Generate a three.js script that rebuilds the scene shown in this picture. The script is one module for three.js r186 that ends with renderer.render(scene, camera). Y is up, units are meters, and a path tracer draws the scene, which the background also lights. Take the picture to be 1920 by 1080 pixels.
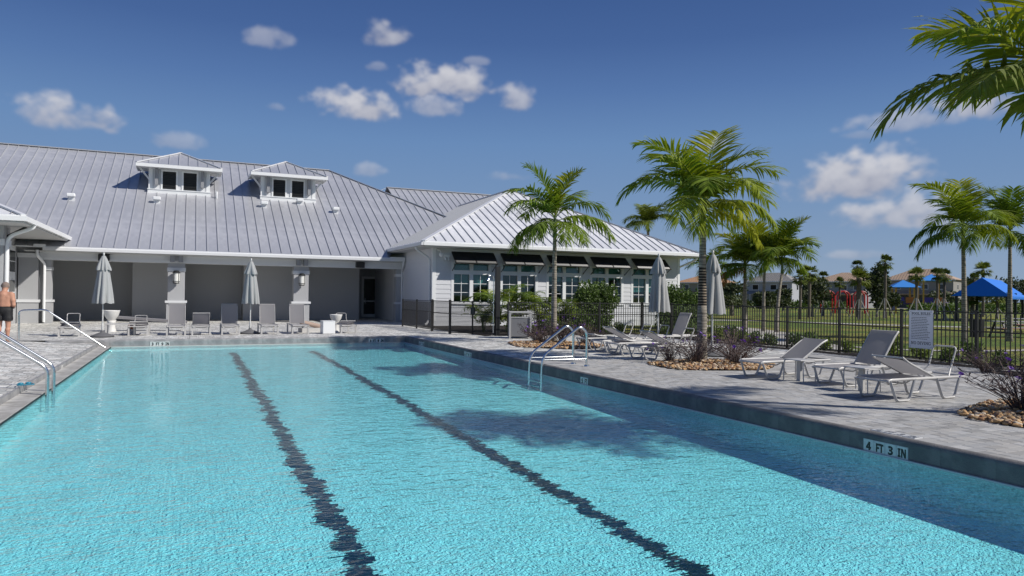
import * as THREE from 'three';
import { mergeGeometries } from 'three/addons/utils/BufferGeometryUtils.js';
import { RoundedBoxGeometry } from 'three/addons/geometries/RoundedBoxGeometry.js';
import { ConvexGeometry } from 'three/addons/geometries/ConvexGeometry.js';
import { MarchingCubes } from 'three/addons/objects/MarchingCubes.js';

// ---------------------------------------------------------------- camera, sky, sun, exposure
const V = (x, y, z) => new THREE.Vector3(x, y, z);
const scene = new THREE.Scene();
const FOCAL = 1335.86, EYE = V(0, 1.9, 0);
const AX = V(0.9114, 0.0121, 0.4114).normalize(), AZ = V(-0.4113, -0.0107, 0.9114).normalize(), AY = new THREE.Vector3().crossVectors(AZ, AX).normalize();
const camera = new THREE.PerspectiveCamera(44.02, 16 / 9, 0.1, 3000);
camera.position.copy(EYE);
camera.quaternion.setFromRotationMatrix(new THREE.Matrix4().makeBasis(AX, AY, AZ));
scene.add(camera);
// a photo pixel as a direction, and where that direction meets a level plane or a given distance
const dirOf = (u, v) => V(0, 0, 0).addScaledVector(AX, (u - 960) / FOCAL).addScaledVector(AY, -(v - 540) / FOCAL).addScaledVector(AZ, -1);
const onLevel = (u, v, y) => { const d = dirOf(u, v); return EYE.clone().addScaledVector(d, (y - EYE.y) / d.y); };
const atDepth = (u, v, k) => EYE.clone().addScaledVector(dirOf(u, v), k);

let seedState = 7;
const setSeed = (s) => { seedState = s | 0; };
const rnd = () => { seedState = (seedState + 0x6d2b79f5) | 0; let t = Math.imul(seedState ^ (seedState >>> 15), 1 | seedState); t = (t + Math.imul(t ^ (t >>> 7), 61 | t)) ^ t; return ((t ^ (t >>> 14)) >>> 0) / 4294967296; };
const rr = (a, b) => a + (b - a) * rnd();
const hash2 = (x, y, s) => { let h = Math.imul(x | 0, 374761393) ^ Math.imul(y | 0, 668265263) ^ Math.imul(s | 0, 974634777); h = Math.imul(h ^ (h >>> 13), 1274126177); return ((h ^ (h >>> 16)) >>> 0) / 4294967296; };
// periodic value noise
function vnoise(x, y, px, py, s) {
  const x0 = Math.floor(x), y0 = Math.floor(y); let fx = x - x0, fy = y - y0; fx = fx * fx * (3 - 2 * fx); fy = fy * fy * (3 - 2 * fy);
  const m = (a, p) => ((a % p) + p) % p, a = m(x0, px), b = m(x0 + 1, px), c = m(y0, py), d = m(y0 + 1, py);
  const p = hash2(a, c, s), q = hash2(b, c, s), r = hash2(a, d, s), t = hash2(b, d, s);
  return (p + (q - p) * fx) * (1 - fy) + (r + (t - r) * fx) * fy;
}
const fbm = (x, y, px, py, s, oct = 4) => { let v = 0, a = 0.5, n = 0; for (let i = 0; i < oct; i++) { v += a * vnoise(x, y, px, py, s + i); n += a; x *= 2; y *= 2; px *= 2; py *= 2; a *= 0.5; } return v / n; };
const smooth = (a, b, x) => { const t = Math.min(1, Math.max(0, (x - a) / (b - a))); return t * t * (3 - 2 * t); };
const lin = (c) => { c /= 255; return c <= 0.04045 ? c / 12.92 : Math.pow((c + 0.055) / 1.055, 2.4); };

{ // sky: clear blue with small fair-weather cumulus all round
  const W = 3072, Hh = 1536, data = new Float32Array(W * Hh * 4);
  const stops = [[0, 146, 165, 188], [3, 136, 159, 187], [7, 120, 149, 186], [12, 105, 139, 184], [16, 86, 119, 170], [19.5, 71, 102, 155], [23, 63, 93, 146], [40, 54, 82, 136], [90, 42, 68, 120]].map(([e, r, g, b]) => [e, lin(r), lin(g), lin(b)]);
  const clouds = [];
  const put = (u, v, a, b, k) => { const d = dirOf(u, v).normalize(); clouds.push([Math.atan2(d.z, d.x), Math.asin(d.y), a / FOCAL, b / FOCAL, k]); };
  for (const c of [[113, 220, 84, 32, 0.9], [500, 76, 42, 22, 0.45], [727, 68, 54, 28, 0.8], [665, 207, 92, 38, 1], [818, 163, 108, 40, 1], [965, 192, 42, 30, 0.75], [815, 205, 50, 26, 0.6], [330, 270, 44, 18, 0.4], [686, 322, 36, 16, 0.4], [950, 333, 50, 14, 0.35], [1320, 275, 34, 20, 0.75], [1610, 338, 118, 54, 1], [1700, 405, 104, 40, 0.85], [1700, 232, 96, 22, 0.55], [1810, 205, 84, 34, 0.85], [1625, 480, 70, 10, 0.4], [705, 128, 24, 10, 0.3], [890, 118, 28, 10, 0.35], [510, 202, 18, 8, 0.25], [1620, 255, 40, 10, 0.3]]) put(...c);
  setSeed(11);
  for (let i = 0; i < 120; i++) {
    const az = rr(-Math.PI, Math.PI), el = Math.pow(rnd(), 1.3) * 0.75 + 0.03;
    const view = Math.atan2(-AZ.z, -AZ.x); let off = Math.abs(az - view); off = Math.min(off, 2 * Math.PI - off);
    if (off < 0.75 && el < 0.55) continue;
    const s = rr(0.02, 0.09); clouds.push([az, el, s * rr(1, 1.6), s * 0.42, rr(0.4, 1)]);
  }
  const cov = new Float32Array(W * Hh), lit = new Float32Array(W * Hh);
  clouds.forEach(([az, el, a, b, k], n) => {
    const px = Math.round(((az / (2 * Math.PI)) + 0.5) * W), py = Math.round((el / Math.PI + 0.5) * Hh), ce = Math.cos(el), rx = Math.ceil(a * 1.5 / ce / (2 * Math.PI) * W), ry = Math.ceil(b * 2 / Math.PI * Hh);
    for (let j = -ry; j <= ry; j++) for (let i = -rx; i <= rx; i++) {
      const dx = i / W * 2 * Math.PI * ce / a, dy = j / Hh * Math.PI / b, yy = dy < 0 ? dy * 1.5 : dy * 0.95;
      const nx = dx * a * 60 + 50 + n * 7.3, ny = dy * b * 85 + 40 + n * 3.1, f = fbm(nx, ny, 4096, 4096, 5, 5), f2 = fbm(nx * 0.45 + 9, ny * 0.45 + 3, 4096, 4096, 15, 4);
      const r2 = 1 - (dx * dx + yy * yy), d = smooth(-0.02, 0.92, r2 * 0.85 + (f - 0.5) * 1.2 + (f2 - 0.5) * 1.3 + 0.03) * k;
      const row = py + j, col = ((px + i) % W + W) % W; if (row < 0 || row >= Hh) continue;
      const at = row * W + col;
      if (d > cov[at]) { cov[at] = d; lit[at] = Math.min(1, Math.max(0, 0.5 + dy * 0.55 + (f - 0.5) * 0.9)); }
    }
  });
  for (let j = 0; j < Hh; j++) {
    const e = ((j + 0.5) / Hh - 0.5) * 180; let k = 0; while (k < stops.length - 2 && e > stops[k + 1][0]) k++;
    const t = Math.min(1, Math.max(0, (e - stops[k][0]) / (stops[k + 1][0] - stops[k][0])));
    for (let i = 0; i < W; i++) {
      const at = j * W + i, c = cov[at], L = lit[at];
      for (let q = 0; q < 3; q++) {
        const s = stops[k][q + 1] + (stops[k + 1][q + 1] - stops[k][q + 1]) * t, w = [0.33, 0.345, 0.43][q] + L * [0.30, 0.285, 0.24][q];
        data[at * 4 + q] = s + (w - s) * c * 0.9;
      }
      data[at * 4 + 3] = 1;
    }
  }
  const sky = new THREE.DataTexture(data, W, Hh, THREE.RGBAFormat, THREE.FloatType);
  sky.mapping = THREE.EquirectangularReflectionMapping; sky.magFilter = THREE.LinearFilter; sky.minFilter = THREE.LinearFilter; sky.wrapS = THREE.RepeatWrapping; sky.needsUpdate = true;
  scene.background = sky; scene.environment = sky;
}
const SUN = V(1.26, 1.38, 1.1).normalize();
const sun = new THREE.DirectionalLight(new THREE.Color(1, 0.955, 0.89), 4.7);
sun.position.copy(SUN).multiplyScalar(120).add(V(8, 0, -25)); sun.target.position.set(8, 0, -25);
sun.castShadow = true; sun.shadow.mapSize.set(4096, 4096); sun.shadow.radius = 2;
Object.assign(sun.shadow.camera, { left: -60, right: 60, top: 60, bottom: -60, near: 1, far: 400 });
scene.add(sun, sun.target);
const renderer = new THREE.WebGLRenderer({ antialias: true });
renderer.setSize(1024, 576); renderer.toneMapping = THREE.LinearToneMapping; renderer.toneMappingExposure = 1.0; renderer.shadowMap.enabled = true;

// ---------------------------------------------------------------- helpers
const used = new Map();
function numbered(n) { const k = used.get(n) || 0; used.set(n, k + 1); return k ? n + '_' + String(k).padStart(3, '0') : n; }
function tag(o, label, category, group) { o.userData.label = label; o.userData.category = category; if (group) o.userData.group = group; return o; }
function thing(name, label, category, pos, group, turn = 0) { const o = new THREE.Group(); o.name = numbered(name); if (pos) o.position.copy(pos); o.rotation.y = turn; scene.add(o); return tag(o, label, category, group); }
function part(name, geo, mat, parent) { const m = new THREE.Mesh(geo, mat); m.name = name; m.castShadow = m.receiveShadow = true; parent.add(m); return m; }
function struct(name, geo, mat) { const m = part(numbered(name), geo, mat, scene); m.userData.kind = 'structure'; return m; }
function holder(name, parent) { const g = new THREE.Group(); g.name = name; parent.add(g); return g; }
function dup(o, label, pos, turn, group) { const c = o.clone(); c.name = numbered(o.name.replace(/_\d{3}$/, '')); c.userData = { ...o.userData }; if (label) c.userData.label = label; if (group) c.userData.group = group; if (pos) c.position.copy(pos); if (turn !== undefined) c.rotation.y = turn; scene.add(c); return c; }
// a box with uv in metres, from corner to corner
function box(x0, y0, z0, x1, y1, z1) {
  const w = Math.abs(x1 - x0), h = Math.abs(y1 - y0), d = Math.abs(z1 - z0), g = new THREE.BoxGeometry(w, h, d), uv = g.attributes.uv, s = [[d, h], [d, h], [w, d], [w, d], [w, h], [w, h]];
  for (let i = 0; i < 24; i++) uv.setXY(i, uv.getX(i) * s[i >> 2][0], uv.getY(i) * s[i >> 2][1]);
  return g.translate((x0 + x1) / 2, (y0 + y1) / 2, (z0 + z1) / 2);
}
const rbox = (w, h, d, r, x = 0, y = 0, z = 0) => new RoundedBoxGeometry(w, h, d, 2, r).translate(x, y, z);
// a straight bar of rectangular section from a to b; its height lies along 'up'
function bar(a, b, w, h, up = V(0, 1, 0)) {
  const d = b.clone().sub(a), L = d.length(); d.normalize(); const s = new THREE.Vector3().crossVectors(d, up).normalize(), u = new THREE.Vector3().crossVectors(s, d);
  return new THREE.BoxGeometry(L, h, w).applyMatrix4(new THREE.Matrix4().makeBasis(d, u, s).setPosition(a.clone().add(b).multiplyScalar(0.5)));
}
function fillet(pts, r, n = 5) {
  const out = [pts[0].clone()];
  for (let i = 1; i < pts.length - 1; i++) {
    const p = pts[i], a = pts[i - 1].clone().sub(p), b = pts[i + 1].clone().sub(p), k = Math.min(r, a.length() * 0.48, b.length() * 0.48); a.setLength(k).add(p); b.setLength(k).add(p);
    for (let j = 0; j <= n; j++) { const t = j / n; out.push(a.clone().multiplyScalar((1 - t) * (1 - t)).addScaledVector(p, 2 * t * (1 - t)).addScaledVector(b, t * t)); }
  }
  out.push(pts[pts.length - 1].clone()); return out;
}
// round tube along a list of points, radius a number or a function of 0..1, capped
function tube(pts, r, sides = 8, squash = 1) {
  const pos = [], idx = [], uv = [], n = pts.length, rad = typeof r === 'number' ? () => r : r; let u = null, len = 0;
  for (let i = 0; i < n; i++) {
    const t = pts[Math.min(n - 1, i + 1)].clone().sub(pts[Math.max(0, i - 1)]).normalize();
    if (!u) { u = Math.abs(t.y) < 0.9 ? V(0, 1, 0) : V(1, 0, 0); } u = u.clone().addScaledVector(t, -u.dot(t)).normalize();
    const w = new THREE.Vector3().crossVectors(t, u), R = rad(i / (n - 1)); if (i) len += pts[i].distanceTo(pts[i - 1]);
    for (let k = 0; k <= sides; k++) { const a = k / sides * 2 * Math.PI, p = pts[i].clone().addScaledVector(u, Math.cos(a) * R * squash).addScaledVector(w, Math.sin(a) * R); pos.push(p.x, p.y, p.z); uv.push(k / sides, len); }
  }
  const S = sides + 1;
  for (let i = 0; i < n - 1; i++) for (let k = 0; k < sides; k++) { const a = i * S + k; idx.push(a, a + S, a + 1, a + 1, a + S, a + S + 1); }
  for (const [i, f] of [[0, 1], [n - 1, 0]]) { const c = pos.length / 3; pos.push(pts[i].x, pts[i].y, pts[i].z); uv.push(0.5, 0); for (let k = 0; k < sides; k++) f ? idx.push(c, i * S + k, i * S + k + 1) : idx.push(c, i * S + k + 1, i * S + k); }
  const g = new THREE.BufferGeometry(); g.setAttribute('position', new THREE.Float32BufferAttribute(pos, 3)); g.setAttribute('uv', new THREE.Float32BufferAttribute(uv, 2)); g.setIndex(idx); g.computeVertexNormals(); return g;
}
const join = (list) => mergeGeometries(list.map((g) => { const k = g.index ? g.toNonIndexed() : g.clone(); for (const n of Object.keys(k.attributes)) if (!['position', 'normal', 'uv'].includes(n)) k.deleteAttribute(n); if (!k.attributes.uv) k.setAttribute('uv', new THREE.Float32BufferAttribute(new Float32Array(k.attributes.position.count * 2), 2)); return k; }));
function soup(pos, uv) { const g = new THREE.BufferGeometry(); g.setAttribute('position', new THREE.Float32BufferAttribute(pos, 3)); g.setAttribute('uv', new THREE.Float32BufferAttribute(uv || new Float32Array(pos.length / 3 * 2), 2)); g.computeVertexNormals(); return g; }
// a flat convex slab: outline (3-D points, seen anticlockwise from outside), thickness behind it
function slab(poly, n, th) {
  const pos = [], uv = [], ux = poly[1].clone().sub(poly[0]).normalize(), vx = new THREE.Vector3().crossVectors(n, ux), P = (p) => { pos.push(p.x, p.y, p.z); const d = p.clone().sub(poly[0]); uv.push(d.dot(ux), d.dot(vx)); };
  const low = poly.map((p) => p.clone().addScaledVector(n, -th)), m = poly.length;
  for (let i = 1; i < m - 1; i++) { P(poly[0]); P(poly[i]); P(poly[i + 1]); P(low[0]); P(low[i + 1]); P(low[i]); }
  for (let i = 0; i < m; i++) { const a = poly[i], b = poly[(i + 1) % m], c = low[i], d = low[(i + 1) % m]; P(a); P(c); P(b); P(b); P(c); P(d); }
  return soup(pos, uv);
}
function sheet(x0, z0, x1, z1, y, nx = 1, nz = 1) { const g = new THREE.PlaneGeometry(x1 - x0, z1 - z0, nx, nz).rotateX(-Math.PI / 2).translate((x0 + x1) / 2, y, (z0 + z1) / 2), p = g.attributes.position; for (let i = 0; i < p.count; i++) g.attributes.uv.setXY(i, p.getX(i), -p.getZ(i)); return g; }
// computed textures: f(u, v) in 0..1 gives a grey or [r, g, b] in 0..255
function tex(n, f, srgb, repeatX = 1, repeatY = repeatX, m = n) {
  const d = new Uint8Array(n * m * 4);
  for (let j = 0; j < m; j++) for (let i = 0; i < n; i++) { const c = f(i / n, j / m), k = (j * n + i) * 4; for (let q = 0; q < 3; q++) d[k + q] = Math.max(0, Math.min(255, Array.isArray(c) ? c[q] : c)); d[k + 3] = 255; }
  const t = new THREE.DataTexture(d, n, m); t.wrapS = t.wrapT = THREE.RepeatWrapping; t.magFilter = THREE.LinearFilter; t.minFilter = THREE.LinearMipmapLinearFilter; t.generateMipmaps = true; if (srgb) t.colorSpace = THREE.SRGBColorSpace; t.repeat.set(repeatX, repeatY); t.needsUpdate = true; return t;
}
const rgb = (r, g, b) => new THREE.Color().setRGB(r, g, b);
const std = (c, rough = 0.7, extra = {}) => new THREE.MeshStandardMaterial({ color: Array.isArray(c) ? rgb(...c) : c, roughness: rough, ...extra });
const leafMat = (c, tr = 0.38) => new THREE.MeshPhysicalMaterial({ color: rgb(...c), roughness: 0.85, transmission: tr, thickness: 0, specularIntensity: 0.35, side: THREE.DoubleSide });
// ---------------------------------------------------------------- materials
const grainT = tex(256, (u, v) => 128 + (fbm(u * 32, v * 32, 32, 32, 3, 4) - 0.5) * 200, false, 1);
const grain = (k) => { const t = grainT.clone(); t.repeat.set(k, k); t.needsUpdate = true; return t; };
const mottle = (lo, hi, seed, cells = 6, n = 512, oct = 6) => tex(n, (u, v) => { const f = fbm(u * cells, v * cells, cells, cells, seed, oct), t = smooth(0.25, 0.75, f); return lo.map((a, q) => a + (hi[q] - a) * t); }, true);
const M = {
  white: std([0.76, 0.77, 0.77], 0.5), trim: std([0.66, 0.67, 0.68], 0.55), siding: std([0.62, 0.63, 0.65], 0.6, { bumpMap: grain(2), bumpScale: 0.002 }),
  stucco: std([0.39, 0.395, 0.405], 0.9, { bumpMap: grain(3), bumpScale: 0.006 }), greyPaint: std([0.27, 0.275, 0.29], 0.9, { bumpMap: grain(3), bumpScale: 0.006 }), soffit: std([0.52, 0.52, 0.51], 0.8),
  bronze: std([0.012, 0.013, 0.014], 0.45), fence: std([0.02, 0.019, 0.018], 0.4), dark: std([0.008, 0.008, 0.009], 0.6), tinted: std([0.02, 0.024, 0.024], 0.04),
  glass: new THREE.MeshPhysicalMaterial({ color: rgb(0.55, 0.74, 0.73), roughness: 0.02, transmission: 1, thickness: 0, ior: 1.6 }), shade: std([0.42, 0.52, 0.50], 0.9),
  frosted: std([0.72, 0.72, 0.68], 0.6), steel: new THREE.MeshStandardMaterial({ color: rgb(0.72, 0.74, 0.74), metalness: 1, roughness: 0.2 }),
  frame: std([0.48, 0.47, 0.455], 0.38), sling: new THREE.MeshPhysicalMaterial({ color: rgb(0.335, 0.325, 0.335), roughness: 0.95, transmission: 0.45, thickness: 0, specularIntensity: 0.3 }), canvas: std([0.34, 0.345, 0.345], 0.95), pole: std([0.55, 0.55, 0.54], 0.4), concreteBase: std([0.12, 0.12, 0.125], 0.85, { bumpMap: grain(6), bumpScale: 0.006 }),
  pot: std([0.66, 0.65, 0.62], 0.5), mulch: std([0.022, 0.015, 0.011], 1, { bumpMap: grain(5), bumpScale: 0.037 }),
  bark: std([0.17, 0.155, 0.135], 0.95), wood: std([0.3, 0.24, 0.17], 0.8),
  tile: std([0.72, 0.72, 0.71], 0.3), black: std([0.01, 0.01, 0.011], 0.5),
};
{ // woven sling, umbrella cloth
  const w = tex(64, (u, v) => 110 + 70 * (Math.sin(u * 64 * Math.PI / 2) * Math.sin(v * 64 * Math.PI / 2)), false); w.repeat.set(8, 8); M.sling.bumpMap = w; M.sling.bumpScale = 0.001;
}
const roofTones = [[0.50, 0.505, 0.53], [0.515, 0.52, 0.545], [0.485, 0.49, 0.52], [0.505, 0.51, 0.535]].map((c) => std(c, 0.42, { metalness: 0.25, roughnessMap: tex(256, (u, v) => { const f = 150 + 110 * fbm(u * 6, v * 6, 6, 6, 31, 5); return [f, f, f]; }, false), map: (() => { const t = mottle([236, 237, 239], [255, 255, 255], 32, 9, 512); t.repeat.set(0.31, 0.19); return t; })() }));
const wingTones = [[0.76, 0.76, 0.77], [0.78, 0.78, 0.79], [0.74, 0.74, 0.755]].map((c) => std(c, 0.45, { metalness: 0.1, map: roofTones[0].map }));
const ribMat = std([0.40, 0.41, 0.43], 0.4, { metalness: 0.25 });

// ---------------------------------------------------------------- the setting: ground, pool, water, deck
const DECK = 0.245, PXL = -2.41, PXR = 7.77, PZF = -27.45, PZN = -1.7;
{
  const lawnMap = tex(1024, (u, v) => {
    const f = fbm(u * 9, v * 9, 9, 9, 41, 7), g = fbm(u * 120, v * 120, 120, 120, 45, 2), d = smooth(0.35, 0.72, f), k = 0.72 + 0.56 * g;
    return [(92 + 44 * d) * k, (112 + 20 * d) * k, (36 + 20 * d) * k];
  }, true); lawnMap.repeat.set(1 / 24, 1 / 24);
  const s = new THREE.Shape([[-1500, -1500], [1500, -1500], [1500, 1500], [-1500, 1500]].map((p) => new THREE.Vector2(...p)));
  s.holes.push(new THREE.Path([[-14, -1], [-14, 27.57], [7.9, 27.57], [7.9, -1]].map((p) => new THREE.Vector2(...p))));
  struct('lawn', new THREE.ShapeGeometry(s).rotateX(-Math.PI / 2).translate(0, 0.19, 0), std(0xffffff, 1, { map: lawnMap, bumpMap: grain(4), bumpScale: 0.037 }));
}
{ // pool shell: plaster with caustic shimmer imitated by flecks and relief
  const causticRelief = tex(1024, (u, v) => { const a = fbm(u * 26, v * 34, 26, 34, 51, 3), b = fbm(u * 60, v * 78, 60, 78, 55, 3); return 255 * (0.42 * (1 - Math.abs(2 * a - 1)) + 0.58 * (1 - Math.abs(2 * b - 1))); }, false); causticRelief.repeat.set(1 / 2.0, 1 / 2.0);
  const fleck = tex(512, (u, v) => { const a = fbm(u * 7, v * 7, 7, 7, 61, 4), b = fbm(u * 150, v * 150, 150, 150, 65, 2), k = 0.93 + 0.1 * a + (b - 0.5) * 0.22; return [238 * k, 247 * k, 247 * k]; }, true); fleck.repeat.set(1 / 2.7, 1 / 2.7);
  const plaster = std(0xffffff, 0.9, { map: fleck, bumpMap: causticRelief, bumpScale: 0.037 });
  const shell = new THREE.Group(); shell.name = 'pool_shell'; shell.userData.kind = 'structure'; scene.add(shell);
  const zs = [PZN, -4, -7, -10, -15, -20, PZF], ys = [-0.52, -0.47, -0.42, -0.36, -0.28, -0.21, -0.14], floorY = (z) => { for (let i = 0; i < 6; i++) if (z <= zs[i] && z >= zs[i + 1]) return ys[i] + (ys[i + 1] - ys[i]) * (z - zs[i]) / (zs[i + 1] - zs[i]); return ys[z > zs[0] ? 0 : 6]; };
  const pos = [], uv = [];
  for (let i = 0; i < 6; i++) { const q = [[PXL - 0.1, zs[i], ys[i]], [PXR + 0.1, zs[i], ys[i]], [PXR + 0.1, zs[i + 1], ys[i + 1]], [PXL - 0.1, zs[i + 1], ys[i + 1]]]; for (const k of [0, 1, 2, 0, 2, 3]) { pos.push(q[k][0], q[k][2], q[k][1]); uv.push(q[k][0], -q[k][1]); } }
  part('floor', soup(pos, uv), plaster, shell);
  part('wall', box(PXR, -0.7, PZF, PXR + 0.3, 0.0, PZN), plaster, shell); part('wall', box(PXL - 0.3, -0.7, PZF, PXL, 0.0, PZN), plaster, shell);
  part('wall', box(PXL - 0.3, -0.7, PZF - 0.3, PXR + 0.3, 0.0, PZF), plaster, shell); part('wall', box(PXL - 0.3, -0.7, PZN, PXR + 0.3, 0.0, PZN + 0.3), plaster, shell);
  // dark tile lane lines; refraction wobble and glint gaps built into the shape
  const navy = std([0.006, 0.01, 0.02], 0.4), navy2 = std([0.008, 0.012, 0.022], 0.4); setSeed(77);
  for (const x of [1.36, 3.98]) {
    const p = [], line = (x0, x1, z0, z1, l) => { const a = floorY(z0) + l, b = floorY(z1) + l; p.push(x0, a, z0, x1, a, z0, x1, b, z1, x0, a, z0, x1, b, z1, x0, b, z1); };
    let z = PZN - 0.6, i = 0;
    while (z > -25.9) {
      const st = 0.013 * (1 + Math.max(0, -z - 4) * 0.16) * rr(0.6, 1.5), n1 = (vnoise(z * 9, 1, 512, 8, 3) - 0.5) * 0.1 + rr(-0.05, 0.05), n2 = (vnoise(z * 9, 5, 512, 8, 4) - 0.5) * 0.1 + rr(-0.045, 0.045), sh = (vnoise(z * 4, 3, 512, 8, 9) - 0.5) * 0.1;
      { const l = x - 0.1 + n1 + sh, r = x + 0.1 + n2 + sh, c = rnd(); if (c < 0.14) { const m = l + (r - l) * rr(0.2, 0.8), g = rr(0.01, 0.035); line(l, m - g, z, z - st, 0.006); line(m + g, r, z, z - st, 0.006); } else line(l, r, z, z - st, 0.006); }
      if (rnd() < 0.16) line(x + (rnd() < 0.5 ? -1 : 1) * rr(0.12, 0.2) - 0.03, x + (rnd() < 0.5 ? -0.13 : 0.13), z, z - st * 0.7, 0.005);
      z -= st; i++;
    }
    part('lane_line', soup(p), x < 2 ? navy : navy2, shell);
  }
  // water: a rippled, slightly turquoise surface
  const wav = tex(1024, (u, v) => { const a = fbm(u * 14, v * 22, 14, 22, 71, 3), b = fbm(u * 40 + 3 * a, v * 62, 40, 62, 75, 3), c = fbm(u * 5, v * 7, 5, 7, 79, 2); return 255 * (0.45 * a + 0.33 * b + 0.22 * c); }, false); wav.repeat.set(1 / 2.9, 1 / 2.9);
  const water = new THREE.MeshPhysicalMaterial({ color: rgb(0.485, 0.895, 0.93), roughness: 0.0, transmission: 1, thickness: 0, ior: 1.33, bumpMap: wav, bumpScale: 0.032 });
  struct('pool_water', sheet(PXL, PZF, PXR, PZN, 0), water);
}
// deck: paving sheet by material far away, real pavers close by
const paverMap = (() => {
  const n = 1024, rows = 40, d = new Uint8Array(n * n * 4), S = 6; setSeed(5);
  const rowsP = []; for (let r = 0; r < rows; r++) { const cuts = []; let x = 0; while (x < S) { const l = [0.15, 0.225, 0.3][Math.floor(rnd() * 3)]; cuts.push([x, Math.min(S, x + l), 0.76 + 0.32 * rnd() * (rnd() < 0.12 ? 0.4 : 1), rr(-6, 6)]); x += l; } rowsP.push(cuts); }
  for (let j = 0; j < n; j++) for (let i = 0; i < n; i++) {
    const r = Math.floor(j / n * rows), fy = j / n * rows - r, x = i / n * S, c = rowsP[r].find((q) => x >= q[0] && x < q[1]) || rowsP[r][0], e = Math.min(x - c[0], c[1] - x) < 0.006 || fy < 0.05, f = fbm(i / n * 90, j / n * 90, 90, 90, 8, 2), g = e ? 0.5 : c[2] * (0.88 + 0.24 * f), k = (j * n + i) * 4;
    d[k] = Math.min(255, 212 * g + c[3] * 0.4); d[k + 1] = Math.min(255, 211 * g); d[k + 2] = Math.min(255, 206 * g - c[3] * 0.3); d[k + 3] = 255;
  }
  const t = new THREE.DataTexture(d, n, n); t.wrapS = t.wrapT = THREE.RepeatWrapping; t.magFilter = THREE.LinearFilter; t.minFilter = THREE.LinearMipmapLinearFilter; t.colorSpace = THREE.SRGBColorSpace; t.repeat.set(1 / S, 1 / S); t.needsUpdate = true; return t;
})();
const deckMat = std(0xffffff, 0.88, { map: paverMap, bumpMap: grain(4), bumpScale: 0.004 });
const bedAt = [[11.25, -21.3, 1.55, 1.75], [11.75, -13.95, 1.62, 1.25], [11.75, -5.75, 1.85, 1.6]];
{
  const deck = new THREE.Group(); deck.name = 'pool_deck'; deck.userData.kind = 'structure'; scene.add(deck);
  part('paving', sheet(-30, -52, 18.6, -27.54, DECK), deckMat, deck);
  part('paving', sheet(7.865, -27.54, 18.6, -16, DECK), deckMat, deck);
  part('paving', sheet(7.865, -16, 18.6, 3, DECK - 0.03), std([0.16, 0.155, 0.15], 1), deck);   // joint sand under the pavers
  part('paving', sheet(-3, PZN + 0.3, 8.0, 3, DECK), deckMat, deck);
  { // the left side falls gently towards the water
    const a = [[-14, 0.246], [-5.2, 0.243], [-2.79, 0.125]], p = [], uv = [], z0 = 3, z1 = -27.6;
    for (let i = 0; i < 2; i++) { const q = [[a[i][0], a[i][1], z0], [a[i + 1][0], a[i + 1][1], z0], [a[i + 1][0], a[i + 1][1], z1], [a[i][0], a[i][1], z1]]; for (const k of [0, 1, 2, 0, 2, 3]) { p.push(...q[k]); uv.push(q[k][0], -q[k][2]); } }
    part('paving', soup(p, uv), deckMat, deck);
  }
  setSeed(21);
  const slots = [], pg = (L) => { const g = rbox(L - 0.006, 0.05, 0.144, 0.006); return g; }, shapes = { 0.15: pg(0.15), 0.225: pg(0.225), 0.3: pg(0.3) };
  const tones = [0.23, 0.28, 0.32, 0.345, 0.365, 0.385, 0.41, 0.45].map((g, i) => std([g * (1.015 + (i % 3 - 1) * 0.015), g, g * (0.97 - (i % 3 - 1) * 0.02)], 0.88, { bumpMap: grainT, bumpScale: 0.004 }));
  for (let r = 0; r < 94; r++) {
    let x = 7.872; const z = -16 + 0.075 + r * 0.15;
    while (x < 18.5) {
      const L = [0.15, 0.225, 0.3][Math.floor(rnd() * 3)], cx = x + L / 2, t = Math.min(7, Math.floor((rnd() + rnd()) * 4 + 0.4)), dy = rr(-0.0015, 0.0015); x += L;
      if (bedAt.some(([bx, bz, a, b]) => ((cx - bx) / a) ** 2 + ((z - bz) / b) ** 2 < 0.8)) continue;
      slots.push([cx, DECK - 0.025 + dy, z, L, t]);
    }
  }
  const inView = (s) => { const d = V(s[0], s[1], s[2]).sub(EYE), k = -d.dot(AZ); const u = d.dot(AX) / k * FOCAL; return k > 0 && Math.abs(u) < 955 ? k : 1e9; };
  slots.forEach((s) => { s[5] = inView(s); }); slots.sort((a, b) => a[5] - b[5]);
  for (const s of slots.slice(0, 300)) { const m = part('paver', shapes[s[3]], tones[s[4]], deck); m.position.set(s[0], s[1], s[2]); }
  const rest = holder('more_pavers', deck); rest.userData.kind = 'stuff';
  for (const L of [0.15, 0.225, 0.3]) {
    const list = slots.slice(300).filter((s) => s[3] === L), im = new THREE.InstancedMesh(shapes[L], std([1, 1, 1], 0.88, { bumpMap: grainT, bumpScale: 0.004 }), list.length), m = new THREE.Matrix4();
    list.forEach((s, i) => { im.setMatrixAt(i, m.makeTranslation(s[0], s[1], s[2])); im.setColorAt(i, tones[s[4]].color); }); im.name = 'paver_field'; im.userData.kind = 'stuff'; im.castShadow = im.receiveShadow = true; rest.add(im);
  }
}
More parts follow.
